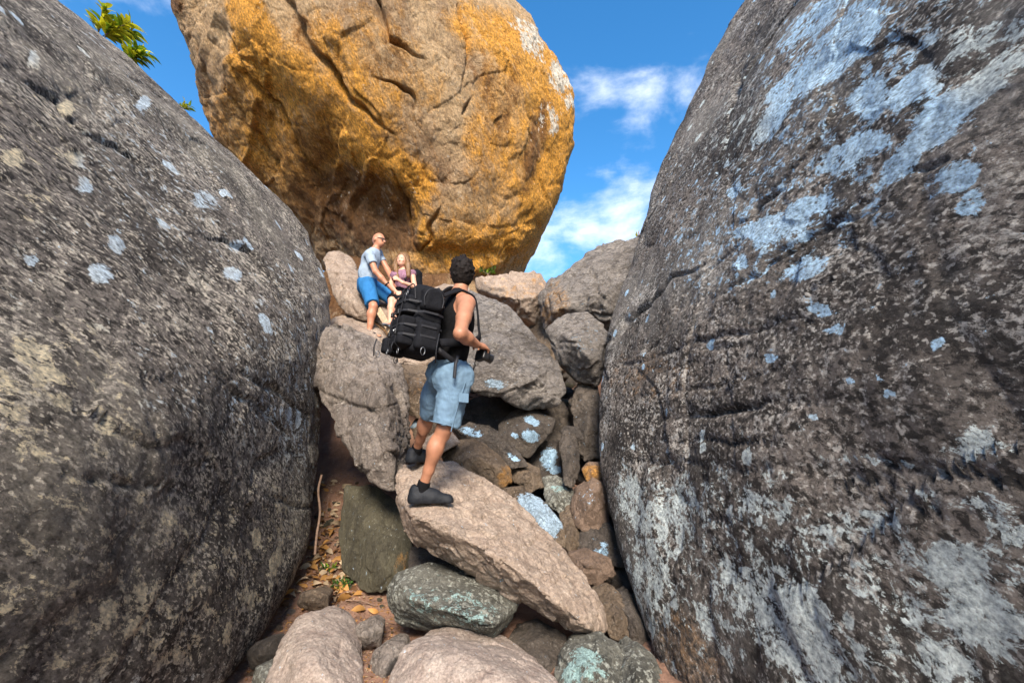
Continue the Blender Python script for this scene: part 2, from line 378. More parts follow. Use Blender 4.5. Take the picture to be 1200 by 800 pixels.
M['ochre'] = stone('ochre_weathered_granite', (.43,.27,.13), (.70,.50,.29), (.19,.10,.05), (.70,.58,.42), scale=.55, dark_lo=.55, dark_hi=.74, speck=.61, specks=12, specw=.06, ochre=(.86,.40,.05), och_noise=.13,
                   lich=((.78,.70,.56),(.75,.68,.54)), stretch=(1.5,1,.75), rot=(0,.35,0), bump=.9, bscale=1.5, stain_shade=(.15,.062,.018), pale_amt=.25, fine=(.5,1.42), vein=.8, midr=.78)  # lich here tints pale rim highlights; dark brown stands in for underside shade
M['grey'] = stone('grey_sandstone', (.20,.165,.14), (.36,.31,.265), (.12,.098,.082), (.47,.43,.37), scale=1.6, dark_lo=.58, dark_hi=.78, speck=.61, specks=24, bump=.8, bscale=.45, pale_amt=.6)
M['greytop'] = stone('pale_grey_granite', (.17,.15,.135), (.36,.325,.29), (.11,.095,.083), (.50,.46,.41), scale=1.3, dark_lo=.58, dark_hi=.76, speck=.58, specks=20, stretch=(1,.6,2.2), rot=(.4,.3,0), bump=.9, bscale=.6, pale_amt=.6)
M['tan'] = stone('tan_sandstone', (.25,.185,.14), (.42,.335,.265), (.15,.11,.082), (.50,.43,.35), scale=1.7, dark_lo=.60, dark_hi=.80, speck=.63, specks=24, bump=.6, bscale=.36, pale_amt=.5, midr=.68)
M['pink'] = stone('pinkish_worn_stone', (.24,.185,.155), (.40,.335,.285), (.15,.115,.098), (.48,.42,.36), scale=2.0, dark_lo=.62, dark_hi=.82, speck=.62, specks=24, bump=.5, bscale=.30, pale_amt=.5, midr=.68)
M['brown'] = stone('brown_rough_stone', (.135,.095,.06), (.25,.19,.135), (.07,.05,.036), (.42,.35,.27), scale=1.6, dark_lo=.55, dark_hi=.75, speck=.64, specks=22, bump=.9, bscale=.45, pale_amt=.5)
M['rust'] = stone('rust_coloured_stone', (.13,.088,.062), (.23,.16,.115), (.09,.062,.045), (.38,.31,.25), scale=2.2, dark_lo=.60, dark_hi=.80, speck=.66, specks=24, bump=.7, bscale=.3, pale_amt=.4)
M['dim'] = stone('dark_shaded_stone', (.085,.068,.054), (.17,.143,.118), (.048,.04,.033), (.28,.25,.21), scale=2.0, dark_lo=.52, dark_hi=.72, speck=.63, specks=24, lich=((.36,.54,.70),(.38,.52,.62)), bump=.8, bscale=.35, pale_amt=.5)  # dark rock colour, also standing in for shade in the gully holes
M['mossy'] = stone('greenish_lichened_stone', (.11,.108,.09), (.23,.225,.19), (.058,.057,.048), (.38,.39,.34), scale=2.1, dark_lo=.52, dark_hi=.72, speck=.545, specks=16, specw=.05, lich=((.33,.48,.46),(.40,.49,.43)), bump=.7, bscale=.35, pale_amt=.75)
M['olive'] = stone('olive_slab_stone', (.07,.062,.038), (.125,.115,.078), (.045,.04,.028), (.25,.24,.19), scale=1.9, dark_lo=.54, dark_hi=.76, speck=.65, specks=16, bump=.6, bscale=.35, pale_amt=.5, stretch=(2,1,.7))
# ------------------------------------------------------------------ the great boulders
left = rock('left_boulder'.replace('left_', 'leaning_'), [(70,0,5.0),(105,30,5.2),(170,92,5.6),(215,132,5.9),(255,163,6.1),(300,203,6.3),(335,235,6.4),(360,268,6.4),(378,305,6.3),(393,350,6.0),(388,390,5.8),(374,430,5.6),
    (369,480,5.4),(375,540,5.1),(379,600,4.75),(372,650,4.4),(350,697,4.0),(320,742,3.6),(290,780,3.2),(270,840,2.85),(-100,-120,4.6),(-320,-300,4.2)], M['left'], 5, back=1.5, backv=(-2.2, .9, 0), shrink=.9,
    ridge=[(280,420,4.1),(150,400,2.75),(0,380,1.75),(0,150,2.4),(200,250,4.2),(60,60,3.6),(0,700,1.5),(150,700,2.3),(250,640,3.2),(-300,450,1.05),(-300,750,.9),(-300,0,2.0),(80,230,2.9),
           ('w',-2.1,.2,-.3),('w',-2.2,-2,-.3),('w',-2.4,-2.2,2),('w',-4.5,-2,4.5),('w',-8,1,6.5),('w',-9,5,5),('w',-9,4,-.5),('w',-7,7.5,0),('w',-6,-2.5,-.3)],
    p=22, grow=.998, amp=.010, chip=.004, crease=.3, freq=2.6, px=2.1, seed=3, strata=((.55,-.25,1),2.6,.035), label='huge dark speckled boulder dotted with round pale lichen discs', cat='boulder',
    cracks=[(3.0,.09,[(0,75),(70,112),(120,150),(180,195),(225,225)]),(2.6,.06,[(225,270),(290,300),(330,335)]),(2.4,.07,[(180,390),(230,408),(270,440),(300,480),(320,505)]),(2,.05,[(250,400),(310,455),(365,490)]),
            (2.2,.06,[(305,575),(340,590),(368,592)]),(2.5,.05,[(160,290),(215,330),(250,355)]),(2.2,.04,[(0,300),(80,345),(150,385)]),(2,.05,[(0,560),(90,562),(180,568),(250,580)]),(2,.05,[(60,200),(140,260),(190,300),(260,340)]),(1.8,.05,[(200,395),(300,470),(360,545)]),(1.8,.04,[(20,120),(90,175),(160,235)])],
    paint=[(0,80,480,150,130,0,.36),(0,150,700,210,120,-20,.42),(0,330,480,70,170,0,.33),(0,120,200,160,120,30,.28),(0,30,410,26,14,20,.95),(0,50,440,24,14,20,.95),(0,70,470,18,13,0,.9),(0,115,322,14,11,20,1.15),(0,140,283,12,10,20,1.15),(0,103,214,11,8,30,1.2),(0,38,302,10,7,10,1.15),(0,18,183,15,10,20,1.15),(0,45,70,11,8,45,1.15),(0,88,122,11,9,35,1.15),
           (0,95,185,13,9,25,1.1),(0,270,322,10,8,45,1.1),(0,290,700,18,13,0,.75),(0,150,730,30,17,-30,.8),(0,170,690,22,14,-30,.8),(0,210,760,28,15,-30,.75),(3,60,640,300,140,0,1),(3,40,450,110,90,0,.9),(3,30,180,60,120,30,.8),(0,60,590,45,30,0,.42),(0,30,520,60,30,0,.5),(0,330,450,30,40,60,.35),(0,170,120,8,5,45,1.1),
           (0,240,235,10,18,-50,.8),(0,345,520,20,50,0,.5),(0,275,290,8,6,45,1.1),(0,335,620,25,50,20,.45),(0,130,500,30,20,0,.55)])
right = rock('tall_boulder', [(875,0,5.4),(850,50,5.6),(815,110,6.0),(777,180,6.3),(762,222,6.4),(761,262,6.3),(752,315,6.1),(735,352,5.9),(714,400,5.6),(701,445,5.35),(692,490,5.1),(695,540,4.75),(706,592,4.4),(716,645,4.05),(729,700,3.7),(741,750,3.4),(752,805,3.1),(765,870,2.85),
    (930,-120,4.8),(1050,-260,4.2)], M['right'], 5, back=1.0, backv=(2.2, .7, 0), shrink=.93, ridge=[(800,480,4.3),(950,450,3.0),(1100,430,2.2),(1200,450,1.85),(1200,100,2.7),(1000,60,4.1),(900,160,4.9),(860,250,4.9),(820,560,3.7),(900,700,2.6),(1050,600,2.2),(1200,750,1.55),(1400,500,1.2),(1400,50,1.8),(1300,-150,2.6),(840,770,2.75),
           ('w',1.9,.5,-.4),('w',1.9,-2.5,-.4),('w',2.5,-3,3),('w',4.5,-2,7.5),('w',8.5,0,9.5),('w',9,6,9.0),('w',10,5,-.5),('w',7,8.5,0),('w',6.5,7.5,8.5),('w',9,-2,-.4)],
    p=22, grow=.998, amp=.009, chip=.004, crease=.3, freq=2.6, px=2.1, seed=5, strata=((.35,.35,1),2.3,.008), label='towering dark boulder with sky blue lichen splashes walling the far-hand side of the gully', cat='boulder',
    cracks=[(2.6,.09,[(712,408),(745,360),(775,330),(812,300)]),(2.4,.06,[(852,272),(880,235),(912,215)]),(2.6,.07,[(765,487),(820,484),(870,478),(912,470)]),(3.2,.07,[(985,537),(1030,540),(1085,543)]),(2.8,.06,[(945,560),(1010,565),(1080,568)]),
            (2.5,.06,[(1060,545),(1130,556),(1200,562)]),(2.3,.06,[(810,611),(850,613),(880,612)]),(3.5,.07,[(850,130),(868,95),(880,72)]),(2,.05,[(770,414),(830,406),(880,398)]),(2.2,.05,[(1045,205),(1100,190),(1120,186)]),(2.2,.04,[(885,300),(960,262),(1010,240)]),
            (2,.04,[(690+40,540),(790,535),(850,550)]),(2,.035,[(740,570),(800,590),(850,590)]),(2,.05,[(715,430),(790,405),(880,385),(960,372)]),(2,.05,[(740,465),(830,450),(930,430)]),(2,.05,[(810,360),(900,300),(1000,245),(1090,200)]),(2,.05,[(930,560),(1050,590),(1190,600)]),(1.8,.04,[(760,510),(860,520),(940,510)])],
    dips=[(1000,552,240,8,2,.012),(860,480,150,10,-4,.012)],
    paint=[(0,1000,130,230,120,-35,.40),(0,860,660,150,130,30,.42),(0,1110,710,160,100,0,.45),(0,860,280,90,60,-35,.38),(3,850,660,160,140,0,1),(0,1065,95,42,18,-35,1.25),(0,1120,120,62,20,-28,1.25),(0,1045,190,32,16,-38,1.2),(0,1090,150,45,20,-32,1.2),(0,1000,40,60,26,-42,1.0),(0,960,75,60,22,-45,.95),(0,1010,110,22,32,20,.95),(0,1000,170,40,20,-25,.95),(0,965,190,18,14,-10,1.0),
           (0,930,95,50,14,-48,.95),(0,905,140,40,12,-48,.9),(0,885,265,45,12,-28,.95),(0,930,245,45,14,-25,1.0),(0,935,310,26,14,-15,1.05),(0,975,385,14,8,0,1.0),(0,955,360,14,9,0,1.0),(0,915,270,50,16,-25,.85),(0,860,305,12,7,-30,1.1),(0,855,220,12,7,-40,.9),(0,1140,240,18,14,-15,.9),
           (0,1150,45,60,18,-25,.8),(0,1180,70,50,22,-25,.8),(0,1110,210,40,14,-25,.7),(0,960,20,60,22,-45,.85),(0,1020,540,60,5,3,.95),(0,1070,576,30,4,3,.8),(0,790,590,35,30,40,.78),(0,770,620,45,40,50,.72),(0,760,680,28,60,-20,.70),(0,930,720,90,42,35,.86),(0,880,690,60,40,35,.78),(0,960,770,90,40,20,.8),
           (0,1130,670,50,40,30,.9),(0,1160,730,60,40,20,.92),(0,1100,780,60,25,10,.8),(0,1160,530,40,22,15,.72),(0,900,590,45,20,10,.65),(0,1020,615,50,25,0,.6),(0,830,720,30,60,-20,.6),(0,1180,620,40,50,0,.62),(0,740,590,16,40,-15,.8),(0,900,420,10,6,0,1.1),(0,1045,460,8,5,0,1.2),(0,1038,444,6,4,0,1.2),(0,1000,450,5,4,0,1.2),(0,953,487,8,5,0,1.1),
           (3,980,690,330,170,0,1),(3,1150,520,120,60,0,1),(3,1160,60,70,60,0,.6),(3,830,130,60,60,0,.9),(3,780,600,80,80,0,.6),(1,800,760,40,60,-20,.40),(1,760,440,60,40,0,.3),(2,1030,330,150,50,-20,.45),(2,900,330,80,60,-40,.35)])
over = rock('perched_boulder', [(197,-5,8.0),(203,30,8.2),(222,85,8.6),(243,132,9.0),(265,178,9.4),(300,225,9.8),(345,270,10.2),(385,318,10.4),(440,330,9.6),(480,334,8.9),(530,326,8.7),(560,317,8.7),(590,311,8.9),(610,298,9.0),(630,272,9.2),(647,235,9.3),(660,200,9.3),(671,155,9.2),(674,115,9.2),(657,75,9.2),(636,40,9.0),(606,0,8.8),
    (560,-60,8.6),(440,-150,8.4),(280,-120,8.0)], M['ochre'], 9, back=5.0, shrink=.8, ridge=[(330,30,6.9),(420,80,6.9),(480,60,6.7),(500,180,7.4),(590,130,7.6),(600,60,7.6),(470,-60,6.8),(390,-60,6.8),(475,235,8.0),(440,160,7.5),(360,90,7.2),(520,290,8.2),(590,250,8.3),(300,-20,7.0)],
    p=16, grow=1.02, amp=.017, chip=.010, crease=.55, freq=2.4, px=1.6, seed=8, strata=((.85,.3,-.35),1.3,.16), label='gigantic rounded ochre boulder perched high over the gully with sunlit gold painted along its rim', cat='boulder',
    cracks=[(3.5,.22,[(335,0),(352,30),(375,68),(410,120),(440,140),(452,152)]),(2.4,.14,[(440,0),(460,40),(495,70)]),(2.2,.1,[(545,0),(550,60),(540,110)]),(2.2,.1,[(440,95),(480,105),(490,140)]),(2.5,.12,[(450,195),(462,250),(478,290)]),(2.2,.1,[(515,240),(510,280),(490,300)]),(2,.08,[(555,110),(540,135)]),
            (2.4,.12,[(258,20),(290,70),(330,150),(360,220)]),(2,.08,[(270,100),(330,230)]),(2,.07,[(225,40),(270,140)])],
    dips=[(405,240,90,60,25,.30),(380,190,50,80,-30,.15),(330,60,60,25,60,-.2),(505,285,30,36,0,-.15),(460,270,34,40,0,.22),(540,300,60,12,0,.2)],
    paint=[(1,450,150,260,200,0,.10),(1,360,150,110,130,35,.55),(1,620,150,70,130,0,.5),(1,560,290,100,40,-10,.6),(1,430,200,80,50,30,.7),(2,400,245,95,50,20,.75),(2,350,190,50,70,35,.5),(2,410,240,75,45,15,.9),(2,240,120,30,100,-25,.38),(1,310,40,50,22,60,1.1),(1,345,95,36,22,55,1.15),(1,300,85,20,50,-20,.7),(1,400,150,45,30,30,.7),(1,395,60,30,50,-30,.5),(1,405,190,55,35,20,.75),(1,420,100,35,40,0,.45),(1,480,215,30,30,0,.85),(1,470,240,22,30,0,.8),(1,500,275,14,26,0,.7),(1,600,60,60,26,60,.8),(1,645,110,26,60,-10,1.0),(1,655,165,18,50,5,1.0),(1,630,230,22,55,20,.95),(1,595,290,50,18,-30,1.0),(1,570,300,50,12,-20,1.0),  # ochre also paints sun glow on the rim and reflected gold at left
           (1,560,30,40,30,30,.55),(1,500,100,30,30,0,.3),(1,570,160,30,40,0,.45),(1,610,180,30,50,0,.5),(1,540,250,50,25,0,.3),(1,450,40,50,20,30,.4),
           (2,410,255,50,30,15,.95),(2,445,280,50,22,10,.9),(2,390,215,26,22,30,.55),(2,450,70,26,32,0,.5),(2,465,50,20,20,0,.5),(2,595,120,12,60,10,.6),(2,625,170,12,60,12,.7),(2,575,110,10,40,0,.5),(2,560,70,12,30,0,.4),(2,360,40,14,44,-30,.45),(2,300,115,16,50,-30,.4),(2,203,5,14,10,0,1.0),  # underside shade painted in dark brown, with streaks across the face
           (0,625,50,14,24,-30,.9),(0,655,90,10,22,-10,.9),(0,665,120,7,14,0,.8),(0,610,30,14,12,0,.7),(0,640,140,12,22,0,.55)])  # pale patches paint the whitish sun highlights on the right rim

# ------------------------------------------------------------------ the middle boulders
R = rock
R('rock', [(372,430),(374,405),(384,378),(402,380,5.0),(440,396,5.1),(470,425,4.9),(480,460,4.7),(481,500,4.4),(472,540,4.2),(466,580,4.0),(440,567,4.0),(415,541,4.2),(394,500,4.4),(377,458,4.6)], M['grey'], 4.8, ridge=[(440,430,4.25),(410,440,4.4),(455,500,3.9),(440,540,3.9),(400,405,4.6)],
  back=.6, p=22, amp=.035, chip=.05, freq=1.4, px=1.9, seed=11, label='tall pale weathered rock wedged upright against the dark leaning boulder, below the bald man', cracks=[(2,.05,[(378,458),(410,470),(440,478),(470,465)]),(1.8,.035,[(430,400),(450,440),(478,470)]),(2,.04,[(440,500),(450,540),(465,570)])], paint=[(0,382,530,8,5,0,1)])
R('rock', [(520,345,5.9),(556,340,5.9),(592,360,5.8),(630,394,5.7),(655,428,5.6),(667,458,5.5),(655,476,5.4),(625,480,5.3),(590,471,5.1),(555,456,5.0),(535,440,5.0),(500,400,5.2)], M['greytop'], 5.4, ridge=[(560,395,5.0),(600,430,4.95),(630,450,5.05),(540,365,5.4),(545,430,4.85)],
  back=1.1, p=20, amp=.03, chip=.045, freq=1.3, px=1.8, seed=12, strata=((-.5,-.3,1),6,.02), label='broad smooth grey boulder with a long crack, right behind the standing hiker', cracks=[(2,.09,[(555,362),(578,385),(610,405),(640,430)]),(1.6,.05,[(556,392),(585,385)]),(1.6,.05,[(610,405),(615,425),(605,445)])],
  paint=[(0,583,452,16,5,10,.9)])
R('rock', [(558,326),(600,319),(632,321),(642,334),(636,352),(638,388),(612,378),(578,352),(560,340)], M['tan'], 8.0, ridge=[(600,350,7.4),(625,345,7.5),(590,330,7.7)], back=1.5, amp=.03, chip=.055, freq=1.7, px=2, seed=13, label='orange brown rock under the rim of the perched boulder with a dry bush on top', cracks=[(1.8,.07,[(600,325),(605,350),(600,372)]),(1.5,.05,[(570,335),(600,345)])],
  paint=[(1,600,335,40,16,0,.3),(1,625,340,14,20,0,.3)])
R('rock', [(630,345),(652,325),(690,298),(722,284),(760,278),(790,300),(775,345),(740,392),(702,397),(670,390),(638,386)], M['greytop'], 7.4, ridge=[(700,340,6.7),(655,360,6.8),(730,330,6.7),(690,310,7.0),(720,370,6.75)], back=1.6, amp=.04, chip=.065, freq=1.7, px=1.9, seed=14,
  label='large pale grey fissured rock on the skyline beside the tall blue-lichened boulder', cracks=[(1.8,.1,[(690,318),(700,345),(712,360)]),(1.8,.08,[(735,300),(745,325),(735,350)]),(1.6,.07,[(645,345),(650,365)])], paint=[(1,650,360,18,30,0,.45)])
R('rock', [(638,385),(662,368),(690,365),(714,390),(714,430),(700,452),(676,446),(654,426)], M['greytop'], 5.9, ridge=[(675,400,5.5),(690,420,5.5),(665,385,5.7)], back=.7, amp=.04, chip=.05, freq=1.4, px=1.8, seed=15, label='medium rounded grey rock jammed between the big cracked boulder and the lichened wall', paint=[(0,690,395,18,14,0,.35)], cracks=[(1.5,.05,[(660,400),(690,398),(712,405)])])
# ledge on which the hiker stands
R('rock', [(461,577,3.7),(470,548,3.92),(500,536,4.05),(535,541,4.1),(572,562,4.0),(612,592,3.85),(650,632,3.65),(668,668,3.5),(702,692,3.35),(713,737,3.25),(690,746,3.2),(640,722,3.25),(600,700,3.3),(560,680,3.35),(520,656,3.4),(488,640,3.5),(472,612,3.6)], M['tan'], 3.8,
  ridge=[(480,602,3.25),(520,612,3.15),(560,640,3.05),(610,670,3.0),(660,710,3.0),(690,735,3.05),(500,575,3.5),(560,600,3.45)], back=.3, shrink=.75, p=30, grow=1.01, amp=.022, chip=.035, freq=2.0, px=1.7, seed=21,
  label='long tilted flat-topped tan slab on which the hiker with the backpack stands', cracks=[(1.8,.03,[(515,618),(560,622),(590,640)]),(1.6,.025,[(545,560),(575,590),(640,650)]),(2,.03,[(630,650),(660,680)])], paint=[(2,640,705,60,8,30,.4)])
R('rock', [(405,570,4.7),(440,570,4.6),(466,590,4.5),(480,620,4.3),(486,655,4.2),(462,692,4.0),(430,696,4.0),(402,668,4.3),(397,620,4.5)], M['olive'], 4.4, ridge=[(440,640,4.0),(455,670,3.95)], back=.5, amp=.02, chip=.03, freq=1.3, px=2, seed=22, label='dark olive slab set upright in shade beyond the dirt patch', paint=[(1,470,660,14,30,20,.3)])
R('rock', [(460,672),(490,663),(560,680),(607,701),(602,722),(576,756),(520,745),(466,730),(452,703)], M['mossy'], 3.35, ridge=[(480,700,3.05),(540,720,2.95),(580,730,2.95),(500,675,3.25)], back=.5, amp=.025, chip=.03, freq=1.4, px=1.8, seed=23, label='grey green lichen-mottled block lying under the tilted tan slab', paint=[(0,500,700,30,20,20,.5),(0,550,715,40,20,20,.5)])
R('rock', [(456,800,2.8),(462,775,2.85),(482,750,2.95),(522,742,3.0),(572,752,3.0),(630,780,2.85),(655,800,2.75),(660,860,2.5),(450,860,2.5)], M['pink'], 2.8, ridge=[(540,790,2.6),(500,770,2.7),(600,800,2.55)], back=.4, p=16, amp=.02, chip=.022, freq=1.5, px=1.8, seed=24, label='broad pinkish worn rock nearest the camera at the foot of the gully', cracks=[(1.6,.02,[(560,760),(575,790),(600,800)])])
R('rock', [(310,800,2.85),(318,770,2.95),(332,745,3.1),(346,722,3.2),(366,715,3.25),(388,727,3.15),(408,750,3.05),(424,788,2.85),(425,850,2.6),(305,850,2.6)], M['pink'], 2.9, ridge=[(370,775,2.7),(350,760,2.85),(395,790,2.7)], back=.4, p=14, amp=.035, chip=.02, freq=1.3, px=1.8, seed=25, label='lumpy rounded pinkish rock at the edge of the dirt patch, bottom of the photo')
R('rock', [(408,745),(420,730),(438,723),(450,735),(446,757),(425,762)], M['grey'], 3.3, ridge=[(430,745,3.15)], back=.18, p=16, amp=.03, chip=.04, px=1.8, seed=26, label='small angular grey stone sitting alone on the dirt between two pinkish rocks')
R('rock', [(428,790),(438,762),(455,750),(474,752),(480,775),(460,800),(455,850),(428,850)], M['grey'], 3.0, ridge=[(450,785,2.85)], back=.3, p=14, amp=.03, chip=.03, px=1.8, seed=27, label='narrow half hidden grey stone squeezed between the two near pinkish rocks', paint=[(2,462,790,14,18,0,.8)])
R('rock', [(346,708),(352,695),(370,690),(386,697),(384,712),(365,717)], M['brown'], 3.7, ridge=[(362,703,3.6)], back=.2, p=14, amp=.03, chip=.05, px=1.8, seed=28, label='small golden brown stone half buried beside the leaf litter')
R('rock', [(288,765),(300,752),(318,750),(325,765),(314,785),(294,785)], M['dim'], 3.1, ridge=[(305,768,2.98)], back=.2, p=14, px=2, seed=29, label='small dark stone at the foot of the speckled leaning boulder')
R('rock', [(294,800),(300,780),(318,776),(326,790),(318,830),(296,830)], M['mossy'], 2.95, ridge=[(308,800,2.82)], back=.2, p=14, px=2, seed=30, label='dark mossy stone at the bottom edge beside the lumpy pinkish rock')
# upper left, around the people
R('rock', [(379,306,7.4),(386,296,7.5),(398,294,7.6),(411,302,7.6),(418,325,7.3),(430,348,7.0),(440,368,6.8),(428,376,6.7),(404,366,6.7),(390,345,6.9)], M['tan'], 7.2, ridge=[(400,325,6.9),(412,350,6.6),(395,310,7.2)], back=.8, p=18, amp=.03, chip=.04, px=1.9, seed=31, label='pale tan rock standing directly behind the bald man in blue shorts', )
R('rock', [(374,388,6.7),(392,371,6.8),(408,369,6.9),(440,381,6.75),(458,398,6.5),(452,412,6.3),(420,405,5.9),(392,390,6.0)], M['tan'], 6.3, ridge=[(420,395,5.95),(400,382,6.1)], back=.7, p=18, amp=.03, chip=.04, px=1.9, seed=32, label='low flat tan rock under the feet of the bald man')
R('rock', [(428,352,7.2),(445,347,7.3),(470,350,7.3),(488,356,7.2),(490,385,6.9),(470,392,6.8),(450,385,6.8),(432,372,6.9)], M['tan'], 7.1, ridge=[(452,365,6.75),(475,365,6.8)], back=.8, p=18, amp=.03, chip=.04, px=1.9, seed=33, label='rounded tan rock on which the woman and the bald man rest')
R('rock', [(455,395,6.0),(480,372,6.6),(500,338,7.2),(520,331,7.3),(548,336,7.2),(560,352,7.0),(545,400,6.4),(500,430,5.8),(465,425,5.7)], M['tan'], 6.5, ridge=[(510,380,6.2)], back=.9, p=18, amp=.03, chip=.04, px=2, seed=34, label='light tan boulder showing only its top beside the head of the hiker')
R('rock', [(462,425,5.1),(505,428,5.2),(512,455,5.1),(506,476,4.9),(496,492,4.8),(478,486,4.8),(468,460,4.9)], M['brown'], 5.0, ridge=[(490,455,4.75)], back=.5, p=18, amp=.02, chip=.04, px=1.9, seed=35, label='reddish tan block seen under the backpack above the lower rocks', paint=[(1,490,455,20,20,0,.3)])
R('rock', [(480,500,4.9),(492,484,5.0),(508,478,5.1),(520,490,5.0),(522,505,4.9),(505,520,4.7),(486,515,4.7)], M['brown'], 4.9, ridge=[(500,500,4.65)], back=.4, p=18, px=1.9, seed=36, label='small brown stone with a blue lichen spot just behind the shin of the hiker', paint=[(0,486,497,7,5,0,1.3)])
R('rock', [(488,520,4.6),(505,505,4.8),(530,505,4.8),(540,518,4.7),(520,530,4.5),(495,532,4.5)], M['tan'], 4.6, ridge=[(512,518,4.45)], back=.3, p=18, px=1.9, seed=37, label='small pale stone between the two calves of the hiker')
# the gully on the far side of the ledge
R('rock', [(515,528,4.9),(540,515,5.0),(566,513,5.0),(582,526,4.9),(599,548,4.7),(601,566,4.6),(580,577,4.5),(550,562,4.6),(522,545,4.7)], M['brown'], 4.8, ridge=[(560,535,4.5),(585,550,4.45)], back=.5, p=24, amp=.02, chip=.04, px=1.8, seed=41, label='golden brown split rock just behind the tan slab', paint=[(1,590,555,12,16,0,.5)])
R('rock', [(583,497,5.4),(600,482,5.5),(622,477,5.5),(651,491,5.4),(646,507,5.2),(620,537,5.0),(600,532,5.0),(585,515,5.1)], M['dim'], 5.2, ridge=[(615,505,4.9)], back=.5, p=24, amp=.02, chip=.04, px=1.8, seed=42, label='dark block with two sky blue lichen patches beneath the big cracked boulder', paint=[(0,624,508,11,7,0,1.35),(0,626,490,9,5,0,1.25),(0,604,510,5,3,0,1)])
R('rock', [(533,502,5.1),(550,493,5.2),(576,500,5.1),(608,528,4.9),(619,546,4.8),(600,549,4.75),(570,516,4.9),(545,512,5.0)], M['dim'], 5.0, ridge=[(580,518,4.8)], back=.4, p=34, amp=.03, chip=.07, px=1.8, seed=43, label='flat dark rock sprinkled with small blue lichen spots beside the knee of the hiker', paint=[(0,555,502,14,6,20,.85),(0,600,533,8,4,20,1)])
R('rock', [(590,573,4.5),(610,569,4.5),(640,590,4.4),(661,615,4.3),(662,642,4.2),(630,626,4.1),(598,600,4.3)], M['brown'], 4.3, ridge=[(630,598,4.15)], back=.4, p=34, amp=.03, chip=.07, px=1.7, seed=44, label='brown rock largely covered by one bright blue lichen patch above the tan slab', paint=[(0,625,595,24,15,35,1.15),(0,640,612,22,16,35,1.2)])
R('rock', [(655,521,5.0),(662,505,5.1),(674,506,5.1),(680,530,5.0),(678,560,4.8),(671,571,4.7),(662,568,4.7)], M['dim'], 4.9, ridge=[(668,540,4.75)], back=.25, p=30, amp=.03, chip=.07, px=1.8, seed=45, label='slim upright grey brown stone in the gully beside a small golden stone')
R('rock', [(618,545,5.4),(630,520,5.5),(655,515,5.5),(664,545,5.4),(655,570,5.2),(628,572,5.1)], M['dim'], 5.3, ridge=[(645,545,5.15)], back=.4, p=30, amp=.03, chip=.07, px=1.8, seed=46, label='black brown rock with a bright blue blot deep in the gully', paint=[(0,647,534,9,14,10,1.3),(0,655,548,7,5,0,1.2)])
R('rock', [(681,550,4.8),(690,540,4.85),(706,542,4.85),(706,562,4.7),(688,566,4.7)], M['rust'], 4.75, ridge=[(694,553,4.65)], back=.25, p=30, amp=.03, chip=.07, px=1.8, seed=47, label='small golden orange stone touching the lichened wall', paint=[(1,694,553,14,14,0,.6)])
R('rock', [(668,598,4.5),(674,572,4.6),(694,559,4.6),(708,565,4.6),(716,610,4.5),(702,628,4.3),(676,617,4.35)], M['rust'], 4.5, ridge=[(690,590,4.3)], back=.4, p=30, amp=.03, chip=.07, px=1.8, seed=48, label='rounded reddish brown stone leaning on the lichened wall, with pale spots', paint=[(0,690,585,10,12,0,.3)])
R('rock', [(672,640,4.3),(682,618,4.35),(715,612,4.4),(732,640,4.3),(735,665,4.2),(715,662,4.1),(690,655,4.1)], M['dim'], 4.25, ridge=[(705,640,4.1)], back=.4, p=30, amp=.03, chip=.07, px=1.8, seed=49, label='dark angular rock between the reddish stone and the lichened wall', paint=[(0,705,650,8,14,0,.8)])
R('rock', [(660,664,4.0),(666,648,4.0),(690,642,4.0),(714,654,3.95),(721,672,3.9),(702,686,3.8),(676,680,3.8)], M['rust'], 3.9, ridge=[(692,662,3.75)], back=.3, p=30, amp=.03, chip=.07, px=1.8, seed=50, label='flat rust-red stone resting at the lower end of the tan slab', cracks=[(1.5,.02,[(665,652),(690,665),(715,662)])])
R('rock', [(690,692,3.7),(712,682,3.7),(736,704,3.6),(753,735,3.5),(747,758,3.4),(716,746,3.3),(703,718,3.4)], M['brown'], 3.5, ridge=[(725,722,3.3)], back=.3, p=30, amp=.03, chip=.07, px=1.8, seed=51, label='brown knobbly rock beyond the bottom end of the tan slab')
R('rock', [(650,780,2.95),(668,752,3.0),(705,742,3.05),(732,762,3.0),(728,800,2.8),(700,850,2.7),(650,850,2.7)], M['mossy'], 3.1, ridge=[(690,785,2.72)], back=.3, p=30, amp=.03, chip=.07, px=1.8, seed=52, label='dark rock crusted with turquoise lichen at the bottom of the gully', paint=[(0,690,770,20,14,20,.95),(0,670,790,14,14,0,.9),(0,700,790,18,10,0,.7)])
R('rock', [(716,800,2.9),(730,765,3.0),(747,752,3.05),(770,770,2.95),(786,810,2.8),(782,860,2.7),(712,860,2.7)], M['mossy'], 3.1, ridge=[(745,792,2.72)], back=.3, p=34, amp=.03, chip=.07, px=1.8, seed=53, label='dark pointed rock at the bottom corner of the gully, under the lichened wall')
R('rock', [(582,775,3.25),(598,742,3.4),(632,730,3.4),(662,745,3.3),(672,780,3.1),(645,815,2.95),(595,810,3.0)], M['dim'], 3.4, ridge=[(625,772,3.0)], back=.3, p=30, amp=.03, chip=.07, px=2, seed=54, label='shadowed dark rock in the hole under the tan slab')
R('rock', [(668,470,5.9),(676,448,6.0),(700,450,6.0),(708,490,5.8),(704,535,5.5),(684,540,5.4),(672,510,5.6)], M['dim'], 5.7, ridge=[(690,490,5.5)], back=.5, p=30, amp=.03, chip=.07, px=2, seed=55, label='tall dark shaded rock under the rounded grey rock')
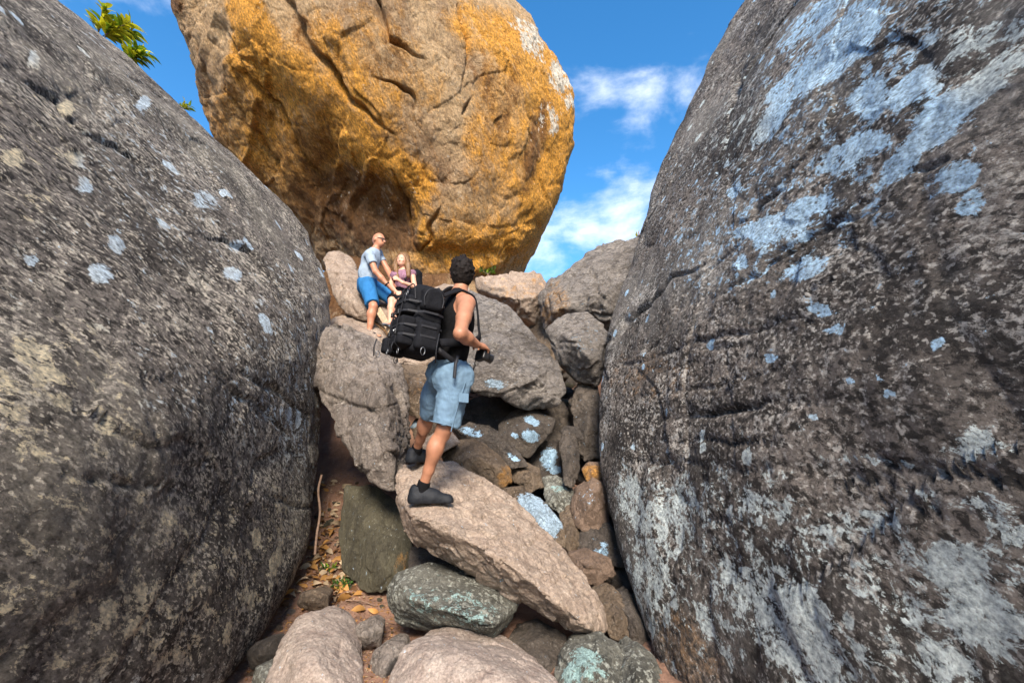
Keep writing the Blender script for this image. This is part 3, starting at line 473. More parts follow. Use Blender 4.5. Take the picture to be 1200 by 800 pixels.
R('rock', [(655,505,5.2),(662,498,5.2),(680,500,5.2),(684,515,5.1),(668,520,5.1)], M['dim'], 5.15, ridge=[(670,508,5.05)], back=.2, p=30, amp=.03, chip=.07, px=2, seed=56, label='small dark rounded stone capping the slim upright stone')
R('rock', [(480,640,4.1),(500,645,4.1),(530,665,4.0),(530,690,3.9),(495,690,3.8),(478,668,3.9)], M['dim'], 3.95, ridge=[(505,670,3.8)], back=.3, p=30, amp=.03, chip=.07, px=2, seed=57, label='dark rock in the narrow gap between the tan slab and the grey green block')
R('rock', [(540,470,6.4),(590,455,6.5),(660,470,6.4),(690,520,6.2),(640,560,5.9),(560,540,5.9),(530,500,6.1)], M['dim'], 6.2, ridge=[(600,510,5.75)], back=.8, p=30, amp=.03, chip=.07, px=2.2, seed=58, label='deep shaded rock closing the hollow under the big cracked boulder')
R('rock', [(360,330,9.4),(420,290,9.6),(500,300,9.4),(560,320,9.2),(560,380,8.6),(480,390,8.4),(400,400,8.4),(362,380,8.8)], M['ochre'], 9.0, ridge=[(450,330,8.5),(520,340,8.5)], back=2.5, p=18, amp=.04, chip=.05, px=2.2, seed=59, paint=[(2,450,330,90,60,0,.9)], label='brown shaded rock in the hollow directly under the perched boulder', cat='rock')  # shade of the hollow put into its dark brown paint
R('rock', [(612,398,7.9),(626,372,8.0),(658,372,8.0),(672,400,7.8),(660,435,7.4),(625,430,7.4)], M['brown'], 7.8, ridge=[(645,400,7.4)], back=.6, px=2.2, seed=61, label='brown shaded stone plugging the notch behind the rounded grey rock')
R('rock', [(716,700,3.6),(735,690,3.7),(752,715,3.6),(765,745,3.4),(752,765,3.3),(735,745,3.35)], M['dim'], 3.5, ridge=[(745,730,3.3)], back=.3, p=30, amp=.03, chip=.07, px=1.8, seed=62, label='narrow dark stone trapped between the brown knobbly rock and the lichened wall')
R('rock', [(636,560,4.9),(652,556,4.95),(672,570,4.9),(676,590,4.7),(660,605,4.6),(640,590,4.7)], M['mossy'], 4.8, ridge=[(656,580,4.6)], back=.3, p=30, amp=.03, chip=.07, px=1.8, seed=63, label='greenish stone just above the bright blue lichened rock', paint=[(0,655,572,10,6,0,.7)])
R('rock', [(655,600,4.6),(668,592,4.6),(682,615,4.5),(684,645,4.3),(668,650,4.2),(656,630,4.3)], M['brown'], 4.4, ridge=[(670,625,4.2)], back=.3, p=30, amp=.03, chip=.07, px=1.8, seed=64, label='dark brown angular rock between the blue lichened rock and the reddish brown stone')
R('rock', [(598,545,4.95),(615,540,5.0),(632,548,4.95),(636,570,4.8),(620,578,4.7),(602,566,4.8)], M['brown'], 4.9, ridge=[(616,560,4.7)], back=.3, p=30, amp=.03, chip=.07, px=1.8, seed=65, label='small brown broken rock behind the golden brown split rock')
R('rock', [(690,760,3.6),(700,735,3.7),(730,725,3.7),(765,745,3.5),(785,790,3.3),(780,830,3.1),(700,830,3.1)], M['dim'], 3.5, ridge=[(740,775,3.25)], back=.4, p=30, amp=.03, chip=.07, px=2, seed=66, label='added dark rock filling the shaded corner under the lichened wall')  # dark filler standing in for the black shade of this corner
# ------------------------------------------------------------------ ground
def gz(x, y):
    prof = np.interp(y, [-400, 3.4, 4.0, 4.8, 5.4, 6.0, 7.0, 9.0, 13.0, 22, 40, 400], [0, 0, .06, .28, .5, .95, 1.9, 3.1, 3.4, 2.0, 0, 0])
    wx = np.interp(np.abs(x), [0, 9, 25], [1, 1, 0])
    return prof*wx
def ground():
    xs = np.unique(np.concatenate([np.linspace(-2.6, 2.0, 230), np.linspace(-12, 12, 80), np.sign(np.linspace(-1,1,41))*np.abs(np.linspace(-1,1,41))**3*900]))
    ys = np.unique(np.concatenate([np.linspace(2.2, 6.6, 240), np.linspace(-8, 20, 90), np.sign(np.linspace(-1,1,41))*np.abs(np.linspace(-1,1,41))**3*900]))
    X, Yg = np.meshgrid(xs, ys); P = np.stack([X.ravel(), Yg.ravel(), np.zeros(X.size)], 1)
    z = gz(P[:,0], P[:,1]); near = (np.abs(P[:,0]) < 12) & (P[:,1] > -8) & (P[:,1] < 20)
    z = z + np.where(near, .05*fbm(P*1.6, 5, 90) + .012*fbm(P*14, 3, 95, ridged=True), 0)
    P[:, 2] = z; n = len(xs); i = np.arange(len(ys)-1)[:, None]*n + np.arange(n-1)[None]
    F = np.stack([i, i+1, i+n+1, i+n], -1).reshape(-1, 4)
    return P, F
m, nt, b = newmat('reddish_dirt')
g = N(nt, 'ShaderNodeNewGeometry').outputs['Position']
a1 = noise(nt, g, 3, 8, .65); a2 = noise(nt, g, 45, 6, .7); a3 = noise(nt, g, 120, 3, .6)
c = ramp(nt, a1, [(.3, (.13,.075,.05)), (.55, (.27,.155,.105)), (.72, (.33,.20,.14))])
c = mixc(nt, ramp(nt, a2, [(.58, 0), (.66, .6)]), c, (.40,.29,.21)); c = mixc(nt, ramp(nt, a3, [(.30, .7), (.42, 0)]), c, (.07,.045,.03))
L(nt, c, b.inputs['Base Color']); b.inputs['Roughness'].default_value = .95
bp = N(nt, 'ShaderNodeBump'); bp.inputs['Distance'].default_value = .03; bp.inputs['Strength'].default_value = .7
L(nt, mth(nt, 'ADD', a2, mth(nt, 'MULTIPLY', a3, .5)), bp.inputs['Height']); L(nt, bp.outputs[0], b.inputs['Normal']); M['dirt'] = m
P, F = ground(); tag(mesh_obj('ground', P, F, m), kind='structure')
# ------------------------------------------------------------------ soft-body sculpting: distance fields turned into one continuous mesh
def unit(v): v = np.asarray(v, float); return v/np.linalg.norm(v)
class Field:
    def __init__(s, lo, hi, vx):
        s.lo = np.array(lo, float); s.vx = vx; s.n = np.ceil((np.array(hi)-s.lo)/vx).astype(int)+1
        s.S = np.full(tuple(s.n), 0.3, np.float32)
    def sub(s, bmin, bmax):
        a = np.clip(np.floor((bmin-s.lo)/s.vx).astype(int), 0, s.n); b = np.clip(np.ceil((bmax-s.lo)/s.vx).astype(int)+1, 0, s.n)
        if (b <= a).any(): return None
        g = [s.lo[i]+np.arange(a[i], b[i])*s.vx for i in range(3)]
        return tuple(slice(a[i], b[i]) for i in range(3)), np.stack(np.meshgrid(*g, indexing='ij'), -1)
    def _mix(s, sl, d, k):
        A = s.S[sl]; h = np.maximum(k-np.abs(A-d), 0)/k if k > 0 else 0
        s.S[sl] = np.minimum(A, d) - (h*h*k*.25 if k > 0 else 0)
    def cap(s, a, b, ra, rb, k=.02, flat=None, f=1.0):
        a = np.asarray(a, float); b = np.asarray(b, float); m = max(ra, rb)+k+.03
        r = s.sub(np.minimum(a, b)-m, np.maximum(a, b)+m)
        if r is None: return s
        sl, P = r; ba = b-a; l2 = max(ba@ba, 1e-9); t = np.clip(((P-a)@ba)/l2, 0, 1); v = P-a-t[..., None]*ba
        if flat is not None: fl = unit(flat); v = v + (f-1)*(v@fl)[..., None]*fl
        s._mix(sl, np.linalg.norm(v, axis=-1)-(ra+(rb-ra)*t), k); return s
    def ell(s, c, r, R=None, k=.02):
        c = np.asarray(c, float); r = np.asarray(r, float); m = r.max()+k+.03
        q = s.sub(c-m, c+m)
        if q is None: return s
        sl, P = q; v = P-c
        if R is not None: v = v@np.asarray(R)
        k0 = np.linalg.norm(v/r, axis=-1); k1 = np.linalg.norm(v/(r*r), axis=-1)
        s._mix(sl, k0*(k0-1)/np.maximum(k1, 1e-6), k); return s
    def box(s, c, h, R, rad, k=.01):
        c = np.asarray(c, float); h = np.asarray(h, float); m = np.linalg.norm(h)+k+.03
        q = s.sub(c-m, c+m)
        if q is None: return s
        sl, P = q; v = np.abs((P-c)@np.asarray(R))-(h-rad)
        s._mix(sl, np.linalg.norm(np.maximum(v, 0), axis=-1)+np.minimum(v.max(-1), 0)-rad, k); return s
    def cutball(s, c, r):
        sl, P = s.sub(np.asarray(c)-r-.05, np.asarray(c)+r+.05); s.S[sl] = np.maximum(s.S[sl], r-np.linalg.norm(P-np.asarray(c), axis=-1)); return s
    def cutplane(s, p, n):     # removes the side n points to
        sl, P = s.sub(s.lo-1, s.lo+s.n*s.vx+1); s.S[sl] = np.maximum(s.S[sl], (P-np.asarray(p))@unit(n)); return s
    def copy(s, grow=0.0):
        o = Field.__new__(Field); o.lo, o.vx, o.n, o.S = s.lo, s.vx, s.n, s.S-grow; return o
    def rough(s, amp, fr, seed=0, st=(1,1,1)):
        m = np.abs(s.S) < s.vx*4+amp*2; idx = np.argwhere(m); s.S[m] += amp*fbm((s.lo+idx*s.vx)*np.array(st)*fr, 3, seed); return s
    def mesh(s):
        S = s.S; ins = S < 0; nx, ny, nz = S.shape
        cnt = np.zeros((nx-1, ny-1, nz-1), np.float32); acc = np.zeros(cnt.shape+(3,), np.float32)
        cor = [(i, j, k) for i in (0,1) for j in (0,1) for k in (0,1)]
        C_ = lambda A, c: A[c[0]:nx-1+c[0], c[1]:ny-1+c[1], c[2]:nz-1+c[2]]
        act = np.zeros(cnt.shape, bool); i0 = C_(ins, (0,0,0))
        for c in cor[1:]: act |= (C_(ins, c) != i0)
        idx = np.argwhere(act); g = lambda c: S[idx[:,0]+c[0], idx[:,1]+c[1], idx[:,2]+c[2]]
        vals = {c: g(c) for c in cor}; num = np.zeros((len(idx), 3)); den = np.zeros(len(idx))
        for a in cor:
            for ax in range(3):
                if a[ax]: continue
                b = list(a); b[ax] = 1; b = tuple(b); va, vb = vals[a], vals[b]; m = (va < 0) != (vb < 0)
                t = np.where(m, va/np.where(m, va-vb, 1), 0); p = np.repeat(np.array(a, float)[None], len(idx), 0); p[:, ax] += t
                num[m] += p[m]; den[m] += 1
        V = s.lo+(idx+num/den[:, None])*s.vx
        vid = np.full(act.shape, -1, np.int64); vid[act] = np.arange(len(idx)); F = []
        for ax in range(3):
            u, v = (ax+1) % 3, (ax+2) % 3
            A = np.take(ins, range(S.shape[ax]-1), ax); B = np.take(ins, range(1, S.shape[ax]), ax)
            e = np.argwhere(A != B); e = e[(e[:, u] > 0) & (e[:, v] > 0) & (e[:, u] < S.shape[u]-1) & (e[:, v] < S.shape[v]-1)]
            if not len(e): continue
            flip = ins[e[:,0], e[:,1], e[:,2]]
            def at(du, dv): q = e.copy(); q[:, u] += du; q[:, v] += dv; return vid[q[:,0], q[:,1], q[:,2]]
            q = np.stack([at(-1,-1), at(0,-1), at(0,0), at(-1,0)], 1); q[~flip] = q[~flip][:, ::-1]; F.append(q)
        return V, np.concatenate(F)
    def obj(s, name, mat, parent=None, origin=None):
        V, F = s.mesh()
        o = mesh_obj(name, V, F, mat, origin=origin if origin is not None else (np.array(parent.location) if parent else V.mean(0)), parent=None)
        if parent: o.parent = parent; o.location = o.location - parent.location
        return o
def empty(name, loc):
    o = bpy.data.objects.new(name, None); C.objects.link(o); o.location = loc; o.empty_display_size = .05; return o
def bounds(pts, m=.2):
    a = np.array(pts); return a.min(0)-m, a.max(0)+m
def child(name, V, F, mat, parent, smooth=True):
    o = mesh_obj(name, V, F, mat, origin=np.array(parent.matrix_world.translation) if False else np.array(world_loc(parent)), smooth=smooth); o.parent = parent; o.location = (0, 0, 0); return o
def world_loc(o):
    l = Vector(o.location)
    while o.parent: o = o.parent; l += Vector(o.location)
    return l
def tube_geo(pts, rad, n=8, flat=None):
    pts = np.array(pts, float); rad = np.broadcast_to(rad, len(pts)); V = []; prev = None
    for i, p in enumerate(pts):
        t = unit(pts[min(i+1, len(pts)-1)]-pts[max(i-1, 0)])
        a = np.cross(t, [0, 0, 1.]) if prev is None else prev-(prev@t)*t
        if np.linalg.norm(a) < 1e-4: a = np.cross(t, [1., 0, 0])
        a = unit(a); b = np.cross(t, a); prev = a
        for k in range(n):
            th = 2*math.pi*k/n; V.append(p+rad[i]*(a*math.cos(th)+b*math.sin(th)))
    F = []
    for i in range(len(pts)-1):
        for k in range(n): F.append((i*n+k, i*n+(k+1) % n, (i+1)*n+(k+1) % n, (i+1)*n+k))
    V = np.array(V); m = len(V); V = np.concatenate([V, pts[:1], pts[-1:]])
    for k in range(n):
        F.append((m, (k+1) % n, k, k) if False else (m, (k+1) % n, k, m)); 
    F = [f for f in F if len(set(f)) == 4]
    return V, np.array(F)
def spline(pts, n=8):
    P = [np.array(p, float) for p in pts]; P = [2*P[0]-P[1]]+P+[2*P[-1]-P[-2]]; o = []
    for i in range(1, len(P)-2):
        for k in range(n):
            t = k/n; o.append(.5*((2*P[i])+(-P[i-1]+P[i+1])*t+(2*P[i-1]-5*P[i]+4*P[i+1]-P[i+2])*t*t+(-P[i-1]+3*P[i]-3*P[i+1]+P[i+2])*t**3))
    o.append(P[-2]); return np.array(o)
def ribbon_geo(pts, nor, width, th):
    """a webbing strap: flat band of given width and thickness along pts, nor = outward normals"""
    pts = np.array(pts); nor = np.array(nor); V = []; n = len(pts)
    for i in range(n):
        t = unit(pts[min(i+1, n-1)]-pts[max(i-1, 0)]); nn = unit(nor[i]-(nor[i]@t)*t); s = np.cross(t, nn)
        V += [pts[i]+s*width/2, pts[i]+s*width/2+nn*th, pts[i]-s*width/2+nn*th, pts[i]-s*width/2]
    F = [(i*4+k, i*4+(k+1) % 4, i*4+4+(k+1) % 4, i*4+4+k) for i in range(n-1) for k in range(4)]+[(3, 2, 1, 0), (n*4-4, n*4-3, n*4-2, n*4-1)]
    return np.array(V), np.array(F)
def simple(name, col, rough=.7, nsc=0, namt=.3, bump=0, spec=.4, sheen=0, metal=0, sss=0):
    m, nt, b = newmat(name); g = N(nt, 'ShaderNodeTexCoord').outputs['Object']
    if nsc:
        f = noise(nt, g, nsc, 5, .6); L(nt, mixc(nt, ramp(nt, f, [(.3, 0), (.7, 1)]), [c*(1-namt) for c in col], [min(1, c*(1+namt)) for c in col]), b.inputs['Base Color'])
        if bump:
            bp = N(nt, 'ShaderNodeBump'); bp.inputs['Distance'].default_value = bump; bp.inputs['Strength'].default_value = .6; L(nt, f, bp.inputs['Height']); L(nt, bp.outputs[0], b.inputs['Normal'])
    else: b.inputs['Base Color'].default_value = (*col, 1)
    b.inputs['Roughness'].default_value = rough; b.inputs['Specular IOR Level'].default_value = spec; b.inputs['Metallic'].default_value = metal
    if sheen: b.inputs['Sheen Weight'].default_value = sheen
    if sss: b.inputs['Subsurface Weight'].default_value = sss; b.inputs['Subsurface Radius'].default_value = (.02, .008, .004); b.inputs['Subsurface Scale'].default_value = .5
    return m
M['skin'] = simple('tanned_skin', (.36,.165,.095), .5, 16, .16, .003, .45)
M['skin2'] = simple('sunburnt_skin', (.42,.19,.11), .5, 14, .10, 0, .45)
M['skin3'] = simple('fair_skin', (.60,.32,.22), .5, 14, .06, 0, .45)
M['hair_black'] = simple('black_hair', (.012,.009,.008), .7, 60, .6, .01, .15)
M['hair_blond'] = simple('dark_blond_hair', (.17,.09,.038), .5, 70, .45, .01, .4)
M['black_cloth'] = simple('black_jersey', (.007,.007,.008), .9, 40, .3, .004, .1, 0)
M['pack'] = simple('black_pack_fabric', (.006,.0065,.009), .85, 120, .5, .003, .2)
M['web'] = simple('black_webbing', (.012,.0125,.016), .6, 160, .4, .001, .4)
M['shoe'] = simple('black_shoe_mesh', (.006,.008,.012), .7, 150, .5, .003, .4)
M['sole'] = simple('grey_rubber', (.10,.11,.125), .6, 60, .3, 0, .4)
M['metal'] = simple('grey_metal', (.16,.165,.175), .4, 0, 0, 0, .5, 0, 1)
M['plastic'] = simple('black_plastic', (.012,.012,.013), .35, 0, 0, 0, .5)
M['glass_lens'] = simple('dark_glass', (.01,.012,.02), .08, 0, 0, 0, .8)
M['clear_lens'] = simple('tinted_spectacle_lens', (.16,.09,.06), .1, 0, 0, 0, .8)
M['white'] = simple('white_print', (.75,.75,.75), .6)
M['gold'] = simple('orange_button', (.55,.28,.05), .5)
def cloth(name, col, sc, amt, st=(1,1,1), bump=.008):
    m, nt, b = newmat(name); g = N(nt, 'ShaderNodeTexCoord').outputs['Object']
    mp = N(nt, 'ShaderNodeMapping'); mp.inputs['Scale'].default_value = st; L(nt, g, mp.inputs[0])
    f = noise(nt, mp.outputs[0], sc, 6, .6, .6); f2 = noise(nt, g, 240, 3, .6)
    c = mixc(nt, ramp(nt, f, [(.3, 0), (.7, 1)]), [c*(1-amt) for c in col], [min(1, c*(1+amt*.8)) for c in col])
    c = mixc(nt, mth(nt, 'MULTIPLY', f2, .35), c, [c_*.6 for c_ in col]); L(nt, c, b.inputs['Base Color']); b.inputs['Roughness'].default_value = .85; b.inputs['Specular IOR Level'].default_value = .2
    bp = N(nt, 'ShaderNodeBump'); bp.inputs['Distance'].default_value = bump; bp.inputs['Strength'].default_value = .8; L(nt, f, bp.inputs['Height']); L(nt, bp.outputs[0], b.inputs['Normal']); return m
M['denim'] = cloth('faded_blue_denim', (.145,.235,.33), 9, .25, (1,1,.5), .02)
M['blue_cloth'] = cloth('bright_blue_cotton', (.025,.15,.36), 10, .2, (1,1,.6), .02)
M['shirt'] = cloth('pale_blue_grey_cotton', (.31,.39,.48), 9, .12, (1,1,.5), .02)
M['pinkprint'] = cloth('pink_and_lilac_print', (.27,.145,.20), 42, .55)

# ------------------------------------------------------------------ the hiker on the slab
bpy.context.view_layer.update()
def surf_y(px, py):
    d = W(px, py, 5.0)-CAM; d /= np.linalg.norm(d); r, loc, *_ = scn.ray_cast(bpy.context.evaluated_depsgraph_get(), Vector(CAM), Vector(d)); return loc.y, np.array(loc)
YR, PR_ = surf_y(500, 594); YL, PL_ = surf_y(486, 544); print('FEET', YR, YL)
def hiker():
    DY = YR-3.34
    def W(px, py, Y): return globals()['W'](px, py, Y+DY)
    root = empty('person', W(500, 592, 3.36)); tag(root, 'dark haired hiker in black tank top and light blue shorts standing on the tan slab', 'person', 'people climbing in the gully')
    up = np.array([0, 0, 1.]); Rt = unit([.57, -.82, 0]); F = unit([.82, .57, 0])
    hipR, hipL = W(536, 440, 3.30), W(519, 438, 3.46); kneeR, kneeL = W(520, 503, 3.30), W(505, 483, 3.66); ankR, ankL = W(494, 574, 3.36), globals()['W'](487, 529, min(YL, YR+.62)-.03)
    pel, bel, che, nb = W(527, 432, 3.38), W(531, 408, 3.38), W(533, 378, 3.40), W(538, 349, 3.44)
    shR, shL = W(547, 356, 3.26), W(514, 353, 3.60); elR, wrR, haR = W(539, 391, 3.02), W(558, 403, 3.20), W(564, 405, 3.25)
    elL, wrL, haL = W(540, 396, 3.86), W(560, 404, 3.52), W(564, 405, 3.42); hd = W(541.5, 319.5, 3.47)
    pts = [hipR, hipL, kneeR, kneeL, ankR, ankL, shR, shL, elR, wrR, elL, haL, hd, W(480, 598, 3.2), W(532, 598, 3.4)]
    lo, hi = bounds(pts, .2); T = Field(lo, hi, .0075)
    lat = unit(shR-shL); bk = unit(np.cross(lat, up)); 
    if bk[1] > 0: bk = -bk
    # torso: a V from the waist to wide shoulders
    T.cap(pel, bel, .125, .118, .05, F, 1.25); T.cap(bel, che, .118, .140, .05, F, 1.25); T.cap(che, (che+nb*1)/2, .140, .125, .05, F, 1.3)
    T.cap(che+lat*.05, shR-lat*.03, .105, .062, .05); T.cap(che-lat*.05, shL+lat*.03, .105, .062, .05)
    T.cap(nb-up*.04, nb+up*.02, .085, .062, .06)
    T.ell(che+bk*.055+lat*.075+up*.03, (.06,.05,.09), None, .03); T.ell(che+bk*.055-lat*.075+up*.03, (.06,.05,.09), None, .03)
    torso = T.copy()
    B = T
    B.cap(nb, hd-up*.07, .058, .054, .03)
    B.cap(nb+lat*.02, shR-lat*.02+up*.005, .05, .045, .04); B.cap(nb-lat*.02, shL+lat*.02+up*.005, .05, .045, .04)
    # head, looking up and away
    hf = unit([-.10, .92, .30]); hl = unit(np.cross(hf, up)); hu = np.cross(hl, hf); H = np.stack([hl, hf, hu], 1)
    B.ell(hd, (.079, .096, .106), H, .02); B.ell(hd+hf*.045-hu*.062, (.057, .060, .054), H, .03)       # skull and jaw
    B.cap(hd+hf*.088-hu*.012, hd+hf*.104-hu*.036, .010, .014, .012); B.ell(hd+hf*.084-hu*.062, (.024,.012,.009), H, .008)
    for sgn in (-1, 1):
        e = hd+hl*sgn*.083-hf*.005-hu*.020; B.ell(e, (.012, .022, .033), H, .006); B.ell(hd+hl*sgn*.03+hf*.083+hu*.004, (.014,.009,.010), H, .004)
    # arms
    B.cap(shR, (shR+elR)/2, .062, .052, .03); B.cap((shR+elR)/2, elR, .050, .041, .02); B.cap(elR, elR*.6+wrR*.4, .043, .045, .02); B.cap(elR*.6+wrR*.4, wrR, .044, .029, .02)
    B.cap(shL, elL, .056, .042, .03); B.cap(elL, wrL, .044, .029, .02)
    def hand(w_, h_, grip, side):
        a = unit(h_-w_); pn = unit(grip-h_); sd = unit(np.cross(a, pn))*side; pn = np.cross(sd, a)*side
        B.cap(w_, h_+a*.015, .027, .034, .015, pn, 1.5); base = h_+a*.035
        for i, (o, ln) in enumerate([(.030, .072), (.010, .080), (-.010, .074), (-.029, .058)]):
            p0 = base+sd*o; p1 = p0+unit(a*.8+pn*.25)*ln*.42; p2 = p1+unit(a*.3+pn*.95)*ln*.33; p3 = p2+unit(-a*.35+pn*.9)*ln*.3
            B.cap(p0, p1, .0105, .0100, .006); B.cap(p1, p2, .0098, .009, .003); B.cap(p2, p3, .009, .008, .003)
        t0 = h_-a*.015+sd*.025; t1 = t0+unit(sd*.75+a*.55+pn*.3)*.04; t2 = t1+unit(sd*.1+a*.75+pn*.6)*.034; B.cap(t0, t1, .015, .012, .01); B.cap(t1, t2, .0115, .0095, .004)
    hand(wrR, haR, W(566, 418, 3.33), 1); hand(wrL, haL, W(566, 418, 3.33), -1)
    # legs
    B.cap(hipR, kneeR, .084, .053, .04); B.cap(hipL, kneeL, .084, .053, .04)
    for kn, an in ((kneeR, ankR), (kneeL, ankL)):
        ax = unit(an-kn); cb = unit(np.array([-.75, -.65, 0])); m = kn*.68+an*.32
        B.cap(kn, m+cb*.010, .050, .050, .02); B.ell(m+cb*.022, (.040,.040,.085), None, .03); B.cap(m+cb*.010, kn*.33+an*.67+cb*.002, .052, .036, .03); B.cap(kn*.33+an*.67, an, .036, .032, .02); B.cap(kn-cb*.02, kn-cb*.022-up*.05, .030, .022, .02)
    tR, tL = unit([1, .12, -.10]), unit([.55, .85, .12])
    B.cap(ankR, ankR+tR*.08-up*.05, .036, .034, .02); B.cap(ankL, ankL+tL*.08-up*.05, .036, .034, .02)
    body = B.copy(); body.obj('body', M['skin'], root)
    # hair with short tufts
    Hh = Field(hd-.17, hd+.17, .0045); Hh.ell(hd-hf*.012+hu*.018, (.090, .102, .105), H, .01)
    Hh.ell(hd-hf*.035-hu*.035, (.079,.074,.080), H, .02)
    Hh.cutplane(hd+hf*.052+hu*.02, hf*.9-hu*.45); Hh.cutplane(hd-hu*.112, -hu)
    for sgn in (-1, 1): Hh.cutball(hd+hl*sgn*.104+hf*.020-hu*.038, .038)
    rs = np.random.RandomState(4)
    for _ in range(170):
        v = unit(rs.normal(size=3)); 
        if v@hf > .45 or v@hu < -.5: continue
        p0 = hd-hf*.01+hu*.018+(hl*(v@hl)*.087+hf*(v@hf)*.098+hu*(v@hu)*.104); t = unit(v*.5-hf*.25+(hu*.8 if v@hu > .5 else -hu*.5)+.3*rs.normal(size=3)); Hh.cap(p0-v*.006, p0+t*(.017 if v@hu > .5 else .012), .009, .004, .014)
    Hh.rough(.003, 30, 12, (1, 1, .35)); Hh.obj('hair', M['hair_black'], root)
    Bd = Field(hd-.17, hd+.17, .006); Bd.ell(hd+hf*.045-hu*.064, (.058, .060, .052), H, .01); Bd.cutplane(hd-hu*.040, hu); Bd.cutplane(hd+hf*.005, -hf); Bd.obj('beard', M['hair_black'], root)
    # tank top
    tt = torso.copy(.009); tt.S = tt.S.copy()
    for c_, r_ in ((shR+lat*.035+up*.015, .118), (shL-lat*.035+up*.015, .118), (nb+up*.125-bk*.05, .110)): tt.cutball(c_, r_)
    tt.cutplane(pel+up*.02, -up); tt.rough(.005, 11, 3, (1, 1, .4)); tt.obj('tank_top', M['black_cloth'], root)
    # shorts
    Sh = Field(lo, hi, .0075)
    Sh.cap(pel+up*.0, pel-up*.06, .138, .140, .05, F, 1.12); Sh.cap(hipR, hipR*.2+kneeR*.8, .110, .090, .06); Sh.cap(hipR*.5+kneeR*.5, hipR*.0+kneeR*1.0, .096, .094, .03)
    Sh.cap(hipL, hipL*.2+kneeL*.8, .112, .092, .03); Sh.ell(pel+bk*.07-up*.06+lat*.06, (.085,.075,.09), None, .04); Sh.ell(pel+bk*.07-up*.06-lat*.06, (.08,.07,.09), None, .04)
    Sh.cap(hipL*.5+kneeL*.5, kneeL, .094, .090, .03)
    Sh.cutplane(pel+up*.062, up); Sh.cutplane(kneeR+up*.028, kneeR-hipR+up*.0)
    # the far leg ends at its own hem
    m_ = Sh.S.copy(); Sh.rough(.010, 8, 17, (1, 1, .6)); Sh.rough(.0045, 24, 19, (1, 1, 1.2)); sho = Sh.obj('shorts', M['denim'], root)
    # waistband seam, side seam and pocket flap
    for nm, pp, wd in (('belt_strap', [W(537, 417, 3.16), W(534, 426, 3.14), W(533, 437, 3.135), W(532.5, 443, 3.135)], .022),):
        V, Fc = ribbon_geo(spline(pp, 5), [np.array([0, -1, .1])]*16, wd, .005); child(nm, V, Fc, M['web'], sho)
    for q_ in ([hipR+lat*.117-up*.02, hipR*.5+kneeR*.5+lat*.104, kneeR*.97+hipR*.03+lat*.098], ):
        V, Fc = tube_geo(spline(q_, 6), .004, 5); child('side_seam', V, Fc, M['denim'], sho)
    for hp_, kn_, r_ in ((hipR, kneeR, .098),):
        ax = unit(kn_-hp_); a1 = unit(np.cross(ax, up)); a2 = np.cross(ax, a1); c_ = kn_+up*.036
        V, Fc = tube_geo([c_+a1*r_*math.cos(t_)+a2*r_*math.sin(t_) for t_ in np.linspace(0, 2*math.pi, 25)], .0045, 5); child('hem', V, Fc, M['denim'], sho)
    pk = [hipR+lat*.122-up*.10+bk*.02, hipR+lat*.124-up*.16+bk*.022]
    V, Fc = ribbon_geo(spline(pk, 3), [lat]*8, .075, .008); child('pocket_flap', V, Fc, M['denim'], sho, False)
    # socks and shoes
    for an, t, kn in ((ankR, tR, kneeR), (ankL, tL, kneeL)):
        sk = Field(*bounds([an], .2), .006); ax = unit(kn-an); sk.cap(an+ax*.052, an-up*.03, .043, .046, .01); sk.cutplane(an+ax*.062, ax); sk.obj('sock', M['black_cloth'], root)
        f = unit([t[0], t[1], 0])*1.0; f = unit(f+up*t[2]*.6); sd = unit(np.cross(f, up)); gr = an-up*.098
        S_ = Field(*bounds([an, an+f*.2, an-f*.1], .13), .005)
        S_.cap(an-f*.034-up*.045, an-f*.036-up*.004, .050, .045, .02); S_.cap(an-f*.040-up*.058, an+f*.07-up*.050, .047, .052, .03); S_.cap(an+f*.05-up*.046, an+f*.175-up*.058, .053, .043, .03, up, 1.05)
        S_.cap(an+f*.02-up*.012, an+f*.085-up*.030, .040, .038, .03); S_.cutplane(gr+up*.014, -up); S_.cutball(an+up*.048-f*.004, .045); S_.rough(.0016, 40, 3)
        sh = S_.obj('shoe', M['shoe'], root)
        So = Field(*bounds([an, an+f*.2, an-f*.1], .13), .005)
        for q0, q1, r0, r1 in ((-.055, .03, .043, .042), (.03, .12, .042, .052), (.12, .195, .052, .040)): So.cap(gr+f*q0+up*.012, gr+f*q1+up*(.012+(.010 if q1 > .15 else .002)), r0+.010, r1+.010, .008, up, 3.2)
        So.obj('sole', M['sole'], sh)
        for j in range(4):
            c_ = an+f*(.055+.024*j)-up*(.002+.010*j); V, Fc = tube_geo(spline([c_-sd*.028-up*.012, c_+up*.004, c_+sd*.028-up*.012], 4), .0028, 5); child('lace', V, Fc, M['sole'], sh)
    # watch-like wristband
    a = unit(haR-wrR); u1 = unit(np.cross(a, up)); u2 = np.cross(a, u1)
    return dict(nb=nb, che=che, shR=shR, shL=shL, pel=pel, F=F, Rt=Rt, lat=lat, bk=bk, haR=haR, haL=haL)
HK = hiker()
